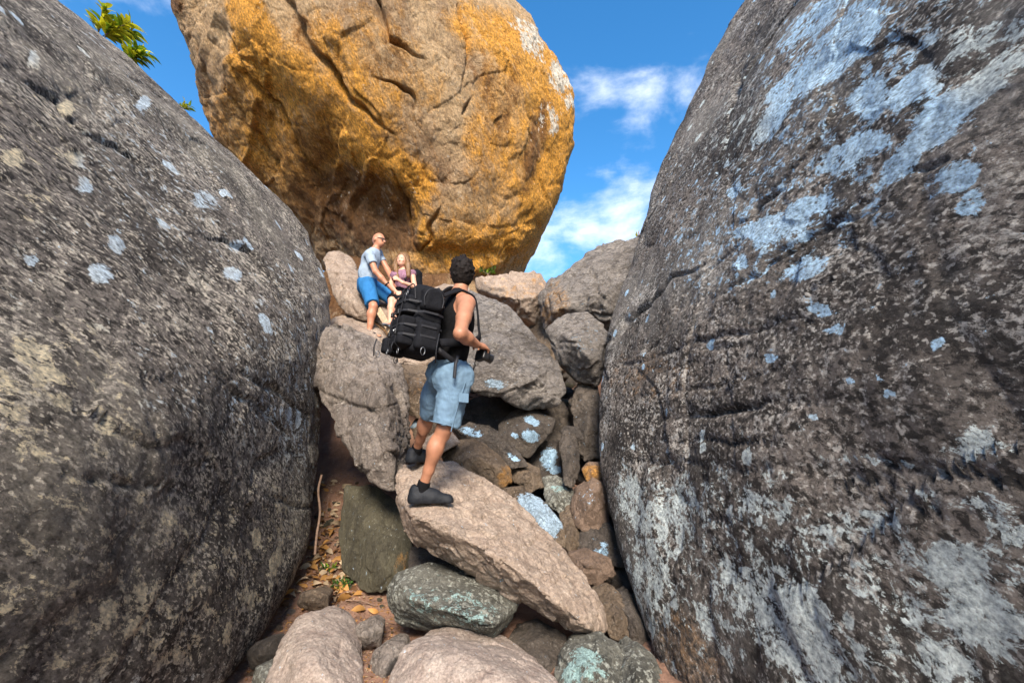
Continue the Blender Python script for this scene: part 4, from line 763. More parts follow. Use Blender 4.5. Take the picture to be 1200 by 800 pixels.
def backpack(K):
    up = np.array([0, 0, 1.]); F, Rt = K['F'], K['Rt']; lean = unit(up+F*.10+Rt*.0); D = unit(F-(F@lean)*lean); S = np.cross(D, lean)
    if S@Rt < 0: S = -S
    R = np.stack([S, D, lean], 1); c = W(492, 378, 3.20+YR-3.34)
    root = empty('backpack', c-lean*.26); tag(root, 'large black tactical backpack with webbing and hanging clips, carried by the hiker', 'backpack')
    P = lambda s, d, l: c+S*s+D*d+lean*l      # s: towards its right-hand side, d: towards the wearer, l: up
    lo, hi = c-.42, c+.42
    B = Field(lo, hi, .0075); B.box(P(0, .02, -.01), (.122, .105, .235), R, .05); B.box(P(0, .0, .15), (.125, .115, .10), R, .07, .03); B.rough(.005, 12, 4); B.rough(.002, 45, 5); body = B.obj('main_compartment', M['pack'], root)
    f = Field(lo, hi, .0065); [f.box(P(0, -.120, z_), (.112, .055, .036), R, .024, .006) for z_ in (-.035, -.10, -.168)]; f.rough(.004, 14, 6); fp = f.obj('front_pocket', M['pack'], root)
    f = Field(lo, hi, .0065); f.box(P(0, -.112, .085), (.106, .048, .070), R, .038); f.rough(.004, 14, 7); up_ = f.obj('upper_pocket', M['pack'], root)
    f = Field(lo, hi, .0065); f.box(P(.140, .01, .13), (.045, .080, .085), R, .04, .02); f.rough(.004, 16, 8); sp_ = f.obj('side_pocket', M['pack'], root)
    f = Field(lo, hi, .0065); f.box(P(.137, .01, -.12), (.035, .085, .10), R, .03); f.rough(.004, 16, 9); sl_ = f.obj('side_pocket', M['pack'], root)
    f = Field(lo, hi, .0065); f.box(P(-.140, -.08, -.165), (.045, .055, .075), R, .028); f.rough(.004, 16, 10); pch = f.obj('side_pouch', M['pack'], root)
    f = Field(lo, hi, .0065); f.box(P(-.085, -.175, -.19), (.035, .035, .055), R, .02); f.rough(.005, 16, 12); tag(f.obj('hip_wing', M['pack'], root), None)
    # horizontal compression webbing across back and side
    for l_ in (.10, .03, -.067, -.134):
        dd = -.163 if l_ > .0 else -.172
        q = [P(-.133, -.05, l_), P(-.116, dd+.02, l_), P(-.09, dd, l_), P(0, dd-.002, l_), P(.09, dd, l_), P(.117, dd+.02, l_), P(.134, -.08, l_), P(.172, -.05, l_), P(.176, .05, l_), P(.15, .10, l_)]
        nn = [-S, -S-D, -D, -D, -D, S-D, S, S, S, S]
        V, Fc = ribbon_geo(q, nn, .014, .003); child('webbing_strap', V, Fc, M['web'], root, False)
    for s_ in (-.07, .07):
        q = [P(s_*.8, -.12, .235), P(s_*.8, -.163, .14), P(s_*.8, -.164, .06), P(s_*.8, -.177, -.04), P(s_*.8, -.178, -.19), P(s_*.8, -.13, -.23)]
        V, Fc = ribbon_geo(q, [-D+lean, -D, -D, -D, -D, -D-lean], .014, .003); child('webbing_strap', V, Fc, M['web'], root, False)
    def boxo(nm, p, h, mat, par=root, bev=None):
        f_ = Field(np.array(p)-max(h)-.012, np.array(p)+max(h)+.012, .003); f_.box(p, h, R, min(h)*.45, .001); return f_.obj(nm, mat, par) if par.parent is None else child(nm, *f_.mesh(), mat, par)
    for s_, l_ in ((-.07, .02), (.07, .02), (-.07, -.12), (.07, -.12)): boxo('buckle', P(s_*.8, -.183, l_), (.013, .006, .017), M['plastic'])
    for s_ in (-.012, .014): boxo('logo_mark', P(s_+.02, -.178, -.10), (.007, .004, .005), M['white'])
    # zips with pullers
    V, Fc = tube_geo(spline([P(.181, -.055, .07), P(.185, -.065, .13), P(.181, -.03, .19), P(.179, .04, .195), P(.181, .075, .14), P(.182, .07, .08)], 6), .0045, 6); child('zip', V, Fc, M['web'], sp_)
    V, Fc = tube_geo(spline([P(-.09, -.160, .085), P(-.075, -.157, .130), P(0, -.158, .143), P(.075, -.157, .130), P(.09, -.160, .085)], 6), .0045, 6); child('zip', V, Fc, M['web'], up_)
    V, Fc = tube_geo(spline([P(-.115, -.10, .12), P(-.08, -.108, .225), P(0, -.108, .245), P(.08, -.108, .225), P(.115, -.10, .12)], 6), .0045, 6); child('zip', V, Fc, M['web'], body)
    # haul handle, metal ring on the side, hanging loops
    V, Fc = tube_geo(spline([P(-.03, .10, .24), P(-.02, .10, .275), P(.02, .10, .275), P(.03, .10, .24)], 5), .008, 7); child('haul_handle', V, Fc, M['web'], root)
    def ring(cx, r, e, nm='clip_ring'):
        a = [cx+lean*r*1.7*math.cos(t)+e*r*math.sin(t) for t in np.linspace(0, 2*math.pi, 17)]; V, Fc = tube_geo(a, .0032, 6); child(nm, V, Fc, M['metal'], root)
    ring(P(.12, -.165, .14), .013, S); ring(P(-.13, -.215, -.25), .013, D); ring(P(-.02, -.19, -.245), .012, S); ring(P(.09, -.16, -.25), .012, S); ring(P(.19, -.03, -.24), .015, D); ring(P(-.20, -.06, -.25), .014, D)
    for s_, d_, l0, l1 in ((.19, .07, -.10, -.30), (-.12, -.24, -.15, -.27), (.10, -.2, -.2, -.265)):
        V, Fc = ribbon_geo([P(s_, d_, l0), P(s_+.004, d_-.01, (l0+l1)/2), P(s_, d_, l1)], [-D]*3, .018, .004); child('loose_strap_end', V, Fc, M['web'], root)
    # shoulder straps over the hiker
    bk = -D
    for sg, sh in ((1, K['shR']), (-1, K['shL'])):
        la = K['lat']*sg; q = [P(sg*.07, .11, .20), K['nb']+la*.075+up*.035+bk*.06, K['nb']+la*.085+up*.048+D*.0, K['nb']+la*.09+up*.005+D*.08, K['che']+la*.10+D*.135+up*.02, K['che']+la*.13+D*.10-up*.10, P(sg*.14, .10, -.15)]
        q = spline(q, 5); n_ = [unit((p-(K['che']+up*(p-K['che'])[2]*.7)))+up*.3 for p in q]
        V, Fc = ribbon_geo(q, n_, .055, .014); child('shoulder_strap', V, Fc, M['pack'], root)
    q = spline([P(.13, .10, -.19), K['pel']+K['lat']*.15+up*.06+bk*.03, K['pel']+K['lat']*.13+up*.05+D*.08, K['pel']+D*.14+up*.03], 5)
    V, Fc = ribbon_geo(q, [unit(p-K['pel']-up*.05) for p in q], .035, .008); child('hip_belt', V, Fc, M['web'], root)
backpack(HK)
def photo_camera():
    c = W(565, 416, 3.33+YR-3.34); root = empty('photo_camera', c-np.array([0, 0, .04])); tag(root, 'small black camera held low in front of the hiker in both hands', 'camera')
    f = unit([.75, .6, -.25]); l = unit(np.cross(f, [0, 0, 1.])); u = np.cross(l, f); R = np.stack([l, f, u], 1)
    B = Field(c-.12, c+.12, .004); B.box(c, (.058, .026, .040), R, .012); B.box(c+u*.042, (.020, .022, .014), R, .006, .004); B.cap(c+l*.045+f*.02-u*.02, c+l*.045+f*.02+u*.02, .014, .014, .006); B.obj('camera_body', M['plastic'], root)
    B = Field(c-.16, c+.16, .004); B.cap(c+f*.02, c+f*.085, .030, .033, .0); B.cutplane(c+f*.085, f); ln = B.obj('lens_barrel', M['plastic'], root)
    a = [c+f*.086+l*.024*math.cos(t)+u*.024*math.sin(t) for t in np.linspace(0, 2*math.pi, 13)[:-1]]; V = np.array(a+[c+f*.080]); child('lens_glass', V, np.array([(i, (i+1) % 12, 12) for i in range(12)]), M['glass_lens'], ln)
    q = spline([c+l*.058+u*.02, W(555, 398, 3.36+YR-3.34), W(553, 372, 3.36+YR-3.34), HK['nb']+np.array([.06, 0, .02]), HK['nb']+HK['bk']*.075+np.array([0, 0, .03]), HK['nb']-HK['lat']*.07], 6)
    V, Fc = tube_geo(q, .006, 6); child('neck_strap', V, Fc, M['web'], root)
    V, Fc = tube_geo(spline([c-l*.058, c-l*.075-u*.05, c-l*.07-u*.11, c-l*.055-u*.06], 6), .003, 5); child('wrist_cord', V, Fc, M['web'], root)
photo_camera()

# ------------------------------------------------------------------ the bald man and the woman higher up
def bald():
    up = np.array([0, 0, 1.]); Y0 = 6.75; root = empty('person', W(434, 396, 6.5)); tag(root, 'bald man with glasses, pale t-shirt and bright blue shorts, hands lowered', 'person', 'people climbing in the gully')
    X = lambda x, y, d=0: W(x, y, Y0+d)
    hd, nb, che, bel, pel = X(443.5, 281.5, .02), X(439.5, 294, .02), X(434.5, 305, 0), X(431, 320, 0), X(430.5, 332, 0)
    sR, sL = X(432.5, 299, -.17), X(443, 297, .20); eR, wR, hR = X(440, 318, -.24), X(453.5, 333, -.22), X(460, 340, -.20); eL, wL, hL = X(454, 316, .18), X(463, 333, .05), X(466, 340, -.02)
    pR, pL = X(430.5, 335, -.10), X(434, 334, .10); kR, kL = X(437.5, 359, -.28), X(466, 354, .0); aR, aL = X(432.5, 390, -.30), X(470, 386, .1)
    lo, hi = bounds([hd, sR, sL, eR, hR, hL, pR, kR, kL, aR, aL, X(445, 398, -.3)], .18); T = Field(lo, hi, .0095); F = unit([1, .05, 0])
    T.cap(pel, bel, .125, .13, .05, F, 1.0); T.cap(bel, che, .13, .14, .05, F, 1.1); T.cap(sR, sL, .070, .070, .06); T.cap(che, nb, .13, .07, .05, F, 1.15); torso = T.copy()
    B = T; B.cap(nb, hd-up*.06, .060, .055, .03); hf = unit([.93, -.30, -.10]); hl = unit(np.cross(hf, up)); hu = np.cross(hl, hf); H = np.stack([hl, hf, hu], 1)
    B.ell(hd+hu*.01, (.078, .098, .105), H, .02); B.ell(hd+hf*.05-hu*.06, (.052, .052, .052), H, .03); B.cap(hd+hf*.095+hu*.0, hd+hf*.118-hu*.030, .011, .016, .012); B.ell(hd+hf*.095-hu*.062, (.026,.012,.012), H, .006); B.ell(hd+hf*.088+hu*.024, (.05,.012,.010), H, .015)
    for s in (-1, 1): B.ell(hd+hl*s*.080-hf*.01-hu*.01, (.012, .020, .032), H, .006)
    for s_, e_, w_, h_ in ((sR, eR, wR, hR), (sL, eL, wL, hL)):
        B.cap(s_, e_, .055, .043, .03); B.cap(e_, (e_+w_)/2, .045, .042, .02); B.cap((e_+w_)/2, w_, .041, .029, .02); a = unit(h_-w_); pn = unit([0, -.3, -1]); pn = unit(pn-(pn@a)*a); sd = np.cross(a, pn)
        B.cap(w_, h_, .028, .034, .02, pn, 1.5)
        for o, ln in ((.030, .07), (.010, .08), (-.010, .074), (-.029, .06)): p0 = h_+a*.02+sd*o; p1 = p0+unit(a+pn*.4)*ln*.6; B.cap(p0, p1, .011, .010, .006); B.cap(p1, p1+unit(a*.5+pn)*ln*.45, .010, .009, .004)
        B.cap(h_-a*.01+sd*.02, h_+a*.03+sd*.055, .014, .011, .01)
    B.cap(pR, kR, .09, .060, .04); B.cap(pL, kL, .09, .060, .04)
    for k_, a_ in ((kR, aR), (kL, aL)): m = k_*.7+a_*.3+np.array([-.012, 0, 0]); B.cap(k_, m, .058, .062, .02); B.cap(m, k_*.3+a_*.7, .060, .042, .03); B.cap(k_*.3+a_*.7, a_, .040, .036, .02); B.cap(a_, a_+np.array([.06, -.02, -.04]), .036, .032, .02); B.cap(a_+np.array([.03, 0, -.045]), a_+np.array([.16, -.04, -.06]), .034, .028, .02)
    B.copy().obj('body', M['skin2'], root)
    t = torso.copy(.014); t.S = t.S.copy(); t.cutball(nb+up*.09+F*.02, .105); t.cutplane(pel-up*.01, -up)
    for s_, e_ in ((sR, eR), (sL, eL)): q = Field(lo, hi, .0095); q.cap(s_, s_*.42+e_*.58, .072, .070, .02); q.cutplane(s_*.45+e_*.55, e_-s_); t.S = np.minimum(t.S, q.S)
    t.rough(.009, 7, 5, (1, 1, .5)); t.rough(.004, 18, 6, (1, 1, .5)); t.obj('t_shirt', M['shirt'], root)
    s = Field(lo, hi, .0095); s.cap(pel+up*.02, pel-up*.05, .148, .150, .05); s.cap(pR, pR*.1+kR*.9, .125, .100, .04); q = Field(lo, hi, .0095); s.cutplane(pR*.10+kR*.90, kR-pR); s.cutplane(pel+up*.06, up)
    q.cap(pL, pL*.1+kL*.9, .120, .098, .04); q.cutplane(pL*.08+kL*.92, kL-pL); s.S = np.minimum(s.S, q.S); s.rough(.009, 8, 7, (1, 1, .6)); s.obj('shorts', M['blue_cloth'], root)
    for a_ in (aR, aL):
        s = Field(*bounds([a_], .24), .008); g = a_-up*.075; s.cap(g+F*-.04, g+F*.16-np.array([0, .04, 0]), .048, .046, .01, up, 2.6); s.cap(a_+F*.07-up*.035-np.array([0, .02, 0]), a_+F*.10-up*.05-np.array([0, .02, 0]), .044, .04, .01); s.cap(a_-F*.02-up*.05, a_-F*.01-up*.02, .042, .04, .01); s.obj('shoe', M['shoe'], root)
    gl = empty('tmp', (0, 0, 0)); bpy.data.objects.remove(gl)
    V1, F1 = tube_geo([hd+hl*.072-hf*.01+hu*.01, hd+hl*.070+hf*.06+hu*.012, hd+hl*.05+hf*.10+hu*.01, hd+hf*.108+hu*.012, hd-hl*.05+hf*.10+hu*.01, hd-hl*.070+hf*.06+hu*.012, hd-hl*.072-hf*.01+hu*.01], .005, 6)
    g = child('glasses', V1, F1, M['plastic'], root)
    for s_ in (-1, 1):
        c_ = hd+hl*s_*.034+hf*.107-hu*.005; V = np.array([c_+hl*s_*(-.002)+hl*.026*math.cos(t_)+hu*.019*math.sin(t_)-hf*.012*abs(math.cos(t_)) for t_ in np.linspace(0, 2*math.pi, 13)[:-1]]+[c_+hf*.002]); child('lens', V, np.array([(i, (i+1) % 12, 12) for i in range(12)]), M['clear_lens'], g)
    a = unit(hR-wR); b1 = unit(np.cross(a, up)); b2 = np.cross(a, b1); V, Fc = tube_geo([wR+a*.0+b1*.035*math.cos(t_)+b2*.035*math.sin(t_) for t_ in np.linspace(0, 2*math.pi, 13)], .010, 6); child('wristwatch', V, Fc, M['plastic'], root)
bald()
def woman():
    up = np.array([0, 0, 1.]); Y0 = 6.8; root = empty('person', W(466, 352, Y0)); tag(root, 'smiling woman with long blond hair in a pink print top, sitting beside the bald man', 'person', 'people climbing in the gully')
    X = lambda x, y, d=0: W(x, y, Y0+d)
    hd, nb, che, pel = X(471.5, 305.5, -.02), X(472.5, 316, .0), X(472, 325, 0), X(471, 343, .02)
    sR, sL = X(462, 322, .02), X(483, 321, .0); eR, wR, hR = X(458, 333, -.05), X(463, 341, -.2), X(466, 343, -.25); eL, wL, hL = X(486, 336, -.08), X(472, 331, -.20), X(465.5, 326.5, -.22)
    pR, pL = X(466, 346, 0), X(476, 347, 0); kR, kL = X(459, 352, -.34), X(468, 354, -.38); aR, aL = X(457, 379, -.40), X(464, 381, -.44)
    lo, hi = bounds([hd, sR, sL, eR, eL, pel, kR, kL, aR, aL], .2); T = Field(lo, hi, .0095); F = unit([-.25, -1, 0])
    T.cap(pel, X(471.5, 333), .12, .10, .04, F, 1.2); T.cap(X(471.5, 333), che, .10, .115, .04, F, 1.2); T.cap(che+up*.03, nb-up*.03, .105, .07, .04, F, 1.3); T.cap(sR, sL, .055, .055, .05)
    for s in (-1, 1): T.ell(che+F*.085+np.array([.07*s, 0, -.01]), (.055,.05,.055), None, .02)
    torso = T.copy(); B = T; B.cap(nb, hd-up*.05, .045, .043, .02); hf = unit([-.18, -.97, -.08]); hl = unit(np.cross(hf, up)); hu = np.cross(hl, hf); H = np.stack([hl, hf, hu], 1)
    B.ell(hd+hu*.012, (.076, .090, .100), H, .02); B.ell(hd+hf*.042-hu*.055, (.050, .050, .048), H, .03); B.cap(hd+hf*.084+hu*.003, hd+hf*.100-hu*.022, .008, .012, .01); 
    for s in (-1, 1): B.ell(hd+hf*.073-hu*.022+hl*s*.036, (.02,.016,.016), H, .012)
    for s_, e_, w_, h_ in ((sR, eR, wR, hR), (sL, eL, wL, hL)):
        B.cap(s_, e_, .045, .036, .02); B.cap(e_, w_, .037, .024, .02); a = unit(h_-w_); pn = unit([0, 1, -.3]); pn = unit(pn-(pn@a)*a); sd = np.cross(a, pn); B.cap(w_, h_, .024, .028, .015, pn, 1.4)
        for o, ln in ((.024, .06), (.008, .07), (-.008, .064), (-.023, .052)): p0 = h_+a*.015+sd*o; p1 = p0+unit(a+pn*.3)*ln*.6; B.cap(p0, p1, .010, .009, .005); B.cap(p1, p1+unit(a*.5+pn)*ln*.4, .009, .008, .004)
        B.cap(h_-a*.01+sd*.018, h_+a*.03+sd*.045, .012, .010, .01)
    for p_, k_, a_ in ((pR, kR, aR), (pL, kL, aL)):
        B.cap(p_, k_, .080, .052, .04); m = k_*.68+a_*.32; B.cap(k_, m, .050, .050, .02); B.cap(m, a_, .050, .031, .02); B.cap(a_, a_+unit([-.3, -1, -.35])*.13, .030, .026, .02)
    B.copy().obj('body', M['skin3'], root)
    h = Field(hd-.42, hd+.2, .0085); h.ell(hd-hf*.026+hu*.024, (.110, .108, .122), H, .01)
    for s, x_, y_ in ((1, 466, 322), (-1, 478.5, 320)):
        side = hl*s if (hl*s)[0]*((x_-471.5)) > 0 else -hl*s; h.cap(hd+side*.082+hf*.015+hu*.02, hd+side*.108+hf*.03-hu*.09, .036, .042, .03); h.cap(hd+side*.108+hf*.03-hu*.09, X(x_, y_+3, -.13), .042, .028, .03)
    h.cutball(hd+hf*.122-hu*.016, .108); h.rough(.006, 30, 8, (1, 1, .3)); h.obj('hair', M['hair_blond'], root)
    t = torso.copy(.010); t.S = t.S.copy(); t.cutball(nb+up*.07+F*.05, .10); t.cutplane(pel-up*.02, -up); t.rough(.005, 12, 9); t.obj('top', M['pinkprint'], root)
    s = Field(lo, hi, .0095); s.cap(pel+up*.02, pel, .13, .135, .04); s.cap(pR, pR*.2+kR*.8, .098, .08, .04); s.cap(pL, pL*.2+kL*.8, .098, .08, .04); s.cutplane(pel+up*.05, up); s.rough(.006, 10, 10); s.obj('skirt', M['black_cloth'], root)
    for nm, o_, r_, mt in (('mouth', -.046, (.020, .006, .007), 'white'), ('eye', .016, (.010, .005, .005), 'plastic'), ('eye', .016, (.010, .005, .005), 'plastic')):
        sx = 0 if nm == 'mouth' else (.026 if not any(ch.name.startswith('eye') for ch in root.children) else -.026)
        q = Field(hd-.13, hd+.13, .003); q.ell(hd+hf*(.086 if nm == 'mouth' else .084)+hu*o_+hl*sx, r_, H, 0); q.obj(nm, M[mt], root)
    for a_ in (aR, aL): s = Field(*bounds([a_], .2), .008); s.cap(a_-up*.035+unit([.3, 1, 0])*.03, a_+unit([-.3, -1, -.2])*.15-up*.02, .036, .032, .01, up, 1.5); s.obj('shoe', M['sole'], root)
    # small pack on her back
    c = X(485.5, 331, .22); r2 = empty('small_backpack', c-up*.2); tag(r2, 'small dark backpack on the back of the seated woman', 'backpack'); R = np.stack([hl, hf, up], 1)
    b = Field(c-.3, c+.3, .009); b.box(c, (.12, .08, .20), R, .06); b.rough(.006, 14, 11); b.obj('main_compartment', M['pack'], r2)
    V, Fc = ribbon_geo(spline([c+up*.18+F*.04, sL+up*.058-np.array([.03, 0, 0]), sL+F*.075-np.array([.03, 0, .03]), che+F*.10+np.array([.09, 0, -.08]), c+F*.02-up*.14], 5), [F+up*.4]*21, .035, .010); child('shoulder_strap', V, Fc, M['web'], r2)
woman()
# ------------------------------------------------------------------ small stones, litter and plants, dropped onto what lies below them
bpy.context.view_layer.update(); DG = bpy.context.evaluated_depsgraph_get()
def hit(px, py, up=.12, maxd=9.0, skip=('person', 'backpack', 'body')):
    d = W(px, py, 5.0)-CAM; d = d/np.linalg.norm(d)
    r, loc, nor, _, ob, _ = scn.ray_cast(DG, Vector(CAM), Vector(d), distance=maxd)
    return (np.array(loc), np.array(nor), ob) if r and nor.z > up and ob.parent is None else None
rs = np.random.RandomState(11)
def pebble_mesh(seed, mat):
    D, T = ICO2; r_ = np.random.RandomState(seed); nn = r_.normal(size=(13, 3)); nn /= np.linalg.norm(nn, axis=1)[:, None]; hh = r_.uniform(.62, 1.0, 13)
    D, T, _ = split(D, T, lambda a, b: np.ones(len(a), bool)); D = D/np.linalg.norm(D, axis=1)[:, None]
    s = (np.maximum(D@nn.T/hh, 0)**40).sum(1)**(-1/40.); V = D*np.minimum(s, 1.25)[:, None]*np.array([1, r_.uniform(.65, .9), r_.uniform(.5, .75)])
    V *= (1+.10*fbm(V*1.6+seed, 4, seed))[:, None]*1.1
    me = bpy.data.meshes.new('stone'); me.from_pydata(V.tolist(), [], T.tolist()); me.polygons.foreach_set('use_smooth', [True]*len(T)); me.materials.append(mat)
    return me
PM = [(pebble_mesh(3+i, M[k]), k) for i, k in enumerate(['dim', 'dim', 'brown', 'dim', 'rust', 'grey', 'mossy', 'olive', 'dim', 'tan', 'dim'])]
GUL = [(560,780,470,560),(600,770,560,700),(600,770,560,700),(640,715,480,640),(590,680,520,590),(480,560,640,700),(500,700,400,520)]
BY_REGION = dict(gully=('small angular stone wedged in the dark rubble of the gully under the tall lichened boulder', 'loose stones filling the gully'),
                 dirt=('small loose stone on the reddish dirt near the leaf litter', 'loose stones on the dirt patch'))
MARKS = [('the long tan slab', 590, 640, 3.3), ('the two blue-spotted blocks', 600, 520, 5.1), ('the bright blue lichened rock', 625, 600, 4.3), ('the reddish brown stone', 690, 590, 4.4), ('the rust-red flat stone', 692, 665, 3.8), ('the brown knobbly rock', 720, 725, 3.4),
         ('the turquoise lichened rock', 690, 775, 3.1), ('the slim upright stone', 668, 540, 4.9), ('the golden orange stone', 694, 553, 4.7), ('the grey green block', 530, 710, 3.2), ('the dark pointed rock', 745, 785, 3.1), ('the tall dark shaded rock', 690, 495, 5.6),
         ('the lumpy pinkish rock', 365, 760, 3.0), ('the small angular grey stone', 430, 742, 3.3), ('the golden brown stone', 365, 703, 3.7), ('the olive slab', 440, 640, 4.3), ('the speckled leaning boulder', 355, 640, 4.4), ('the narrow grey stone', 452, 780, 2.9), ('the broad pinkish near rock', 540, 780, 2.8)]
MARKP = np.array([W(m_[1], m_[2], m_[3]) for m_ in MARKS])
def nearest(p): return MARKS[int(np.argmin(np.linalg.norm(MARKP-p, axis=1)))][0]
TONE = dict(dim='dark', brown='brown', rust='reddish', grey='grey', mossy='greenish', olive='olive', tan='tan')
def drop(n, boxes, r0, r1, key, kinds, need=('ground',)):
    made = tries = 0
    while made < n and tries < n*14:
        tries += 1; x0, x1, y0, y1 = boxes[rs.randint(len(boxes))]; q = hit(rs.uniform(x0, x1), rs.uniform(y0, y1), .05)
        if q is None or (need and q[2].name not in need): continue
        me, k = PM[kinds[rs.randint(len(kinds))]]; o = bpy.data.objects.new('small_stone', me); C.objects.link(o)
        s = rs.uniform(r0, r1)*(1 if rs.rand() < .85 else 1.5)*np.clip(np.linalg.norm(q[0]-CAM)/5.2, .5, 1.1); o.scale = (s*rs.uniform(.8, 1.3), s, s*rs.uniform(.8, 1.1)); o.rotation_euler = (rs.uniform(-.4, .4), rs.uniform(-.4, .4), rs.uniform(0, 6.28)); o.location = q[0]+np.array([0, 0, s*.3])
        sz = 'tiny' if s < .025 else 'small' if s < .07 else 'fist-sized' if s < .1 else 'larger'
        tag(o, ('%s %s loose stone in the rubble beside %s' if key == 'gully' else '%s %s loose stone on the dirt beside %s') % (sz, TONE[k], nearest(q[0])), 'stone', BY_REGION[key][1]); made += 1
drop(130, GUL, .04, .12, 'gully', [0, 1, 2, 3, 6, 7, 8, 10])
drop(34, [(285, 460, 690, 800), (360, 420, 560, 700), (290, 350, 720, 800)], .012, .035, 'dirt', [2, 4, 5, 7, 9])
# dead leaves and chips of bark
def leafmat(name, col, tr=.25):
    m, nt, b = newmat(name); oi = N(nt, 'ShaderNodeObjectInfo'); g = N(nt, 'ShaderNodeTexCoord').outputs['Object']; f = noise(nt, g, 30, 4)
    c = mixc(nt, ramp(nt, f, [(.3, 0), (.7, 1)]), [x*.65 for x in col], col)
    hv = N(nt, 'ShaderNodeHueSaturation'); L(nt, c, hv.inputs['Color']); L(nt, mth(nt, 'ADD', mth(nt, 'MULTIPLY', oi.outputs['Random'], .7), .6), hv.inputs['Value']); L(nt, hv.outputs[0], b.inputs['Base Color'])
    b.inputs['Roughness'].default_value = .6; b.inputs['Transmission Weight'].default_value = 0; b.inputs['Specular IOR Level'].default_value = .3
    if tr:
        t = N(nt, 'ShaderNodeBsdfTranslucent'); L(nt, hv.outputs[0], t.inputs['Color']); mx = N(nt, 'ShaderNodeMixShader'); mx.inputs[0].default_value = tr
        L(nt, b.outputs[0], mx.inputs[1]); L(nt, t.outputs[0], mx.inputs[2]); L(nt, mx.outputs[0], nt.nodes['Material Output'].inputs[0])
    return m
M['leafy'] = leafmat('fresh_green_leaf', (.22,.34,.02), .4); M['leafg'] = leafmat('yellow_green_leaf', (.60,.58,.03), .4); M['weed'] = leafmat('dark_green_leaf', (.045,.13,.015), .3)
M['dead'] = leafmat('orange_dead_leaf', (.52,.27,.08)); M['dead2'] = leafmat('pale_dry_leaf', (.55,.42,.27)); M['dead3'] = leafmat('brown_dead_leaf', (.22,.11,.05)); M['twig'] = simple('dry_root_bark', (.20,.13,.09), .9, 30, .4, .004); M['wood'] = simple('weathered_wood', (.42,.31,.20), .8, 24, .3, .004)
def leaf_geo(ln, wd, curl=.25, n=7, tip=1.0):
    V, F = [], []
    for i in range(n):
        t = i/(n-1); w_ = wd*math.sin(math.pi*min(1, t*.96+.02)**.8)**tip; z = curl*ln*(t*(1-t))*1.0-curl*ln*.35*t*t
        V += [(t*ln, -w_/2, z+abs(w_)*.22), (t*ln, 0, z), (t*ln, w_/2, z+abs(w_)*.22)]
    for i in range(n-1):
        a = i*3; F += [(a, a+3, a+4, a+1), (a+1, a+4, a+5, a+2)]
    return V, F
def leaf_me(nm, mat, *a):
    V, F = leaf_geo(*a); me = bpy.data.meshes.new(nm); me.from_pydata(V, [], F); me.polygons.foreach_set('use_smooth', [True]*len(F)); me.materials.append(mat); return me
DL = [leaf_me('dead_leaf', M[k], ln, wd, cu, 7) for k, ln, wd, cu in (('dead', .075, .032, .5), ('dead2', .065, .026, .7), ('dead3', .07, .03, .4), ('dead', .06, .024, -.4), ('dead2', .05, .028, .3))]
def orient(o, x, z):
    x = unit(x); z = unit(np.asarray(z)-(np.asarray(z)@x)*x); y = np.cross(z, x); o.rotation_euler = Matrix(np.stack([x, y, z], 1).tolist()).to_euler()
made = 0
for _ in range(3500):
    if made >= 170: break
    x0, x1, y0, y1, = [(360, 402, 560, 700), (372, 415, 600, 700), (335, 400, 640, 715), (400, 470, 700, 760)][rs.choice(4, p=[.34, .34, .26, .06])]
    q = hit(rs.uniform(x0, x1), rs.uniform(y0, y1), .2)
    if q is None or q[2].name != 'ground': continue
    di = rs.randint(5); o = bpy.data.objects.new('dead_leaf', DL[di]); C.objects.link(o); s = rs.uniform(.9, 2.0); o.scale = (s, s, s); a = rs.uniform(0, 6.28)
    orient(o, [math.cos(a), math.sin(a), rs.uniform(-.2, .4)], q[1]+rs.normal(size=3)*.35); o.location = q[0]+np.array([0, 0, .012])
    tag(o, '%s dead leaf in the litter on the dirt beside %s' % (('long orange', 'curled pale', 'brown', 'drooping orange', 'short pale')[di], nearest(q[0])), 'leaf', 'dead leaves of the litter'); made += 1
V, F = [], []
for _ in range(5200):
    q = hit(*[(rs.uniform(355, 420), rs.uniform(555, 705)), (rs.uniform(285, 480), rs.uniform(690, 800))][rs.randint(2)], .1)
    if q is None or q[2].name.startswith('leaning') or q[2].name != 'ground': continue
    lv, lf = leaf_geo(rs.uniform(.008, .032), rs.uniform(.004, .012), rs.uniform(-.4, .5), 3); a = rs.uniform(0, 6.28); x = unit([math.cos(a), math.sin(a), rs.uniform(-.3, .3)]); z = q[1]+rs.normal(size=3)*.3; z = unit(z-(z@x)*x); y = np.cross(z, x)
    b0 = len(V); V += [tuple(q[0]+x*p[0]+y*p[1]+z*(p[2]+.003)) for p in lv]; F += [tuple(b0+i for i in f) for f in lf]
o = mesh_obj('leaf_litter', np.array(V), np.array(F), M['dead2']); o.data.materials.append(M['dead3']); o.data.materials.append(M['dead']); o.data.polygons.foreach_set('material_index', np.repeat(rs.randint(0, 3, len(F)//4+1), 4)[:len(F)].astype(np.int32)); tag(o, kind='stuff')
# fine gravel covering the gully bed
V, T = [], []; D0, T0 = ICO2; D0, T0 = ico(1)
for _ in range(2600):
    x0, x1, y0, y1 = GUL[rs.randint(len(GUL))]; q = hit(rs.uniform(x0, x1), rs.uniform(y0, y1), .02)
    if q is None or q[2].name != 'ground': continue
    s = rs.uniform(.010, .034); b0 = len(V)*len(D0); V.append(q[0]+D0*np.array([1, .8, .6])*s*rs.uniform(.75, 1.25, (len(D0), 1))); T.append(T0+b0)
if V: tag(mesh_obj('gravel', np.concatenate(V), np.concatenate(T), M['dim'], smooth=False), kind='stuff')
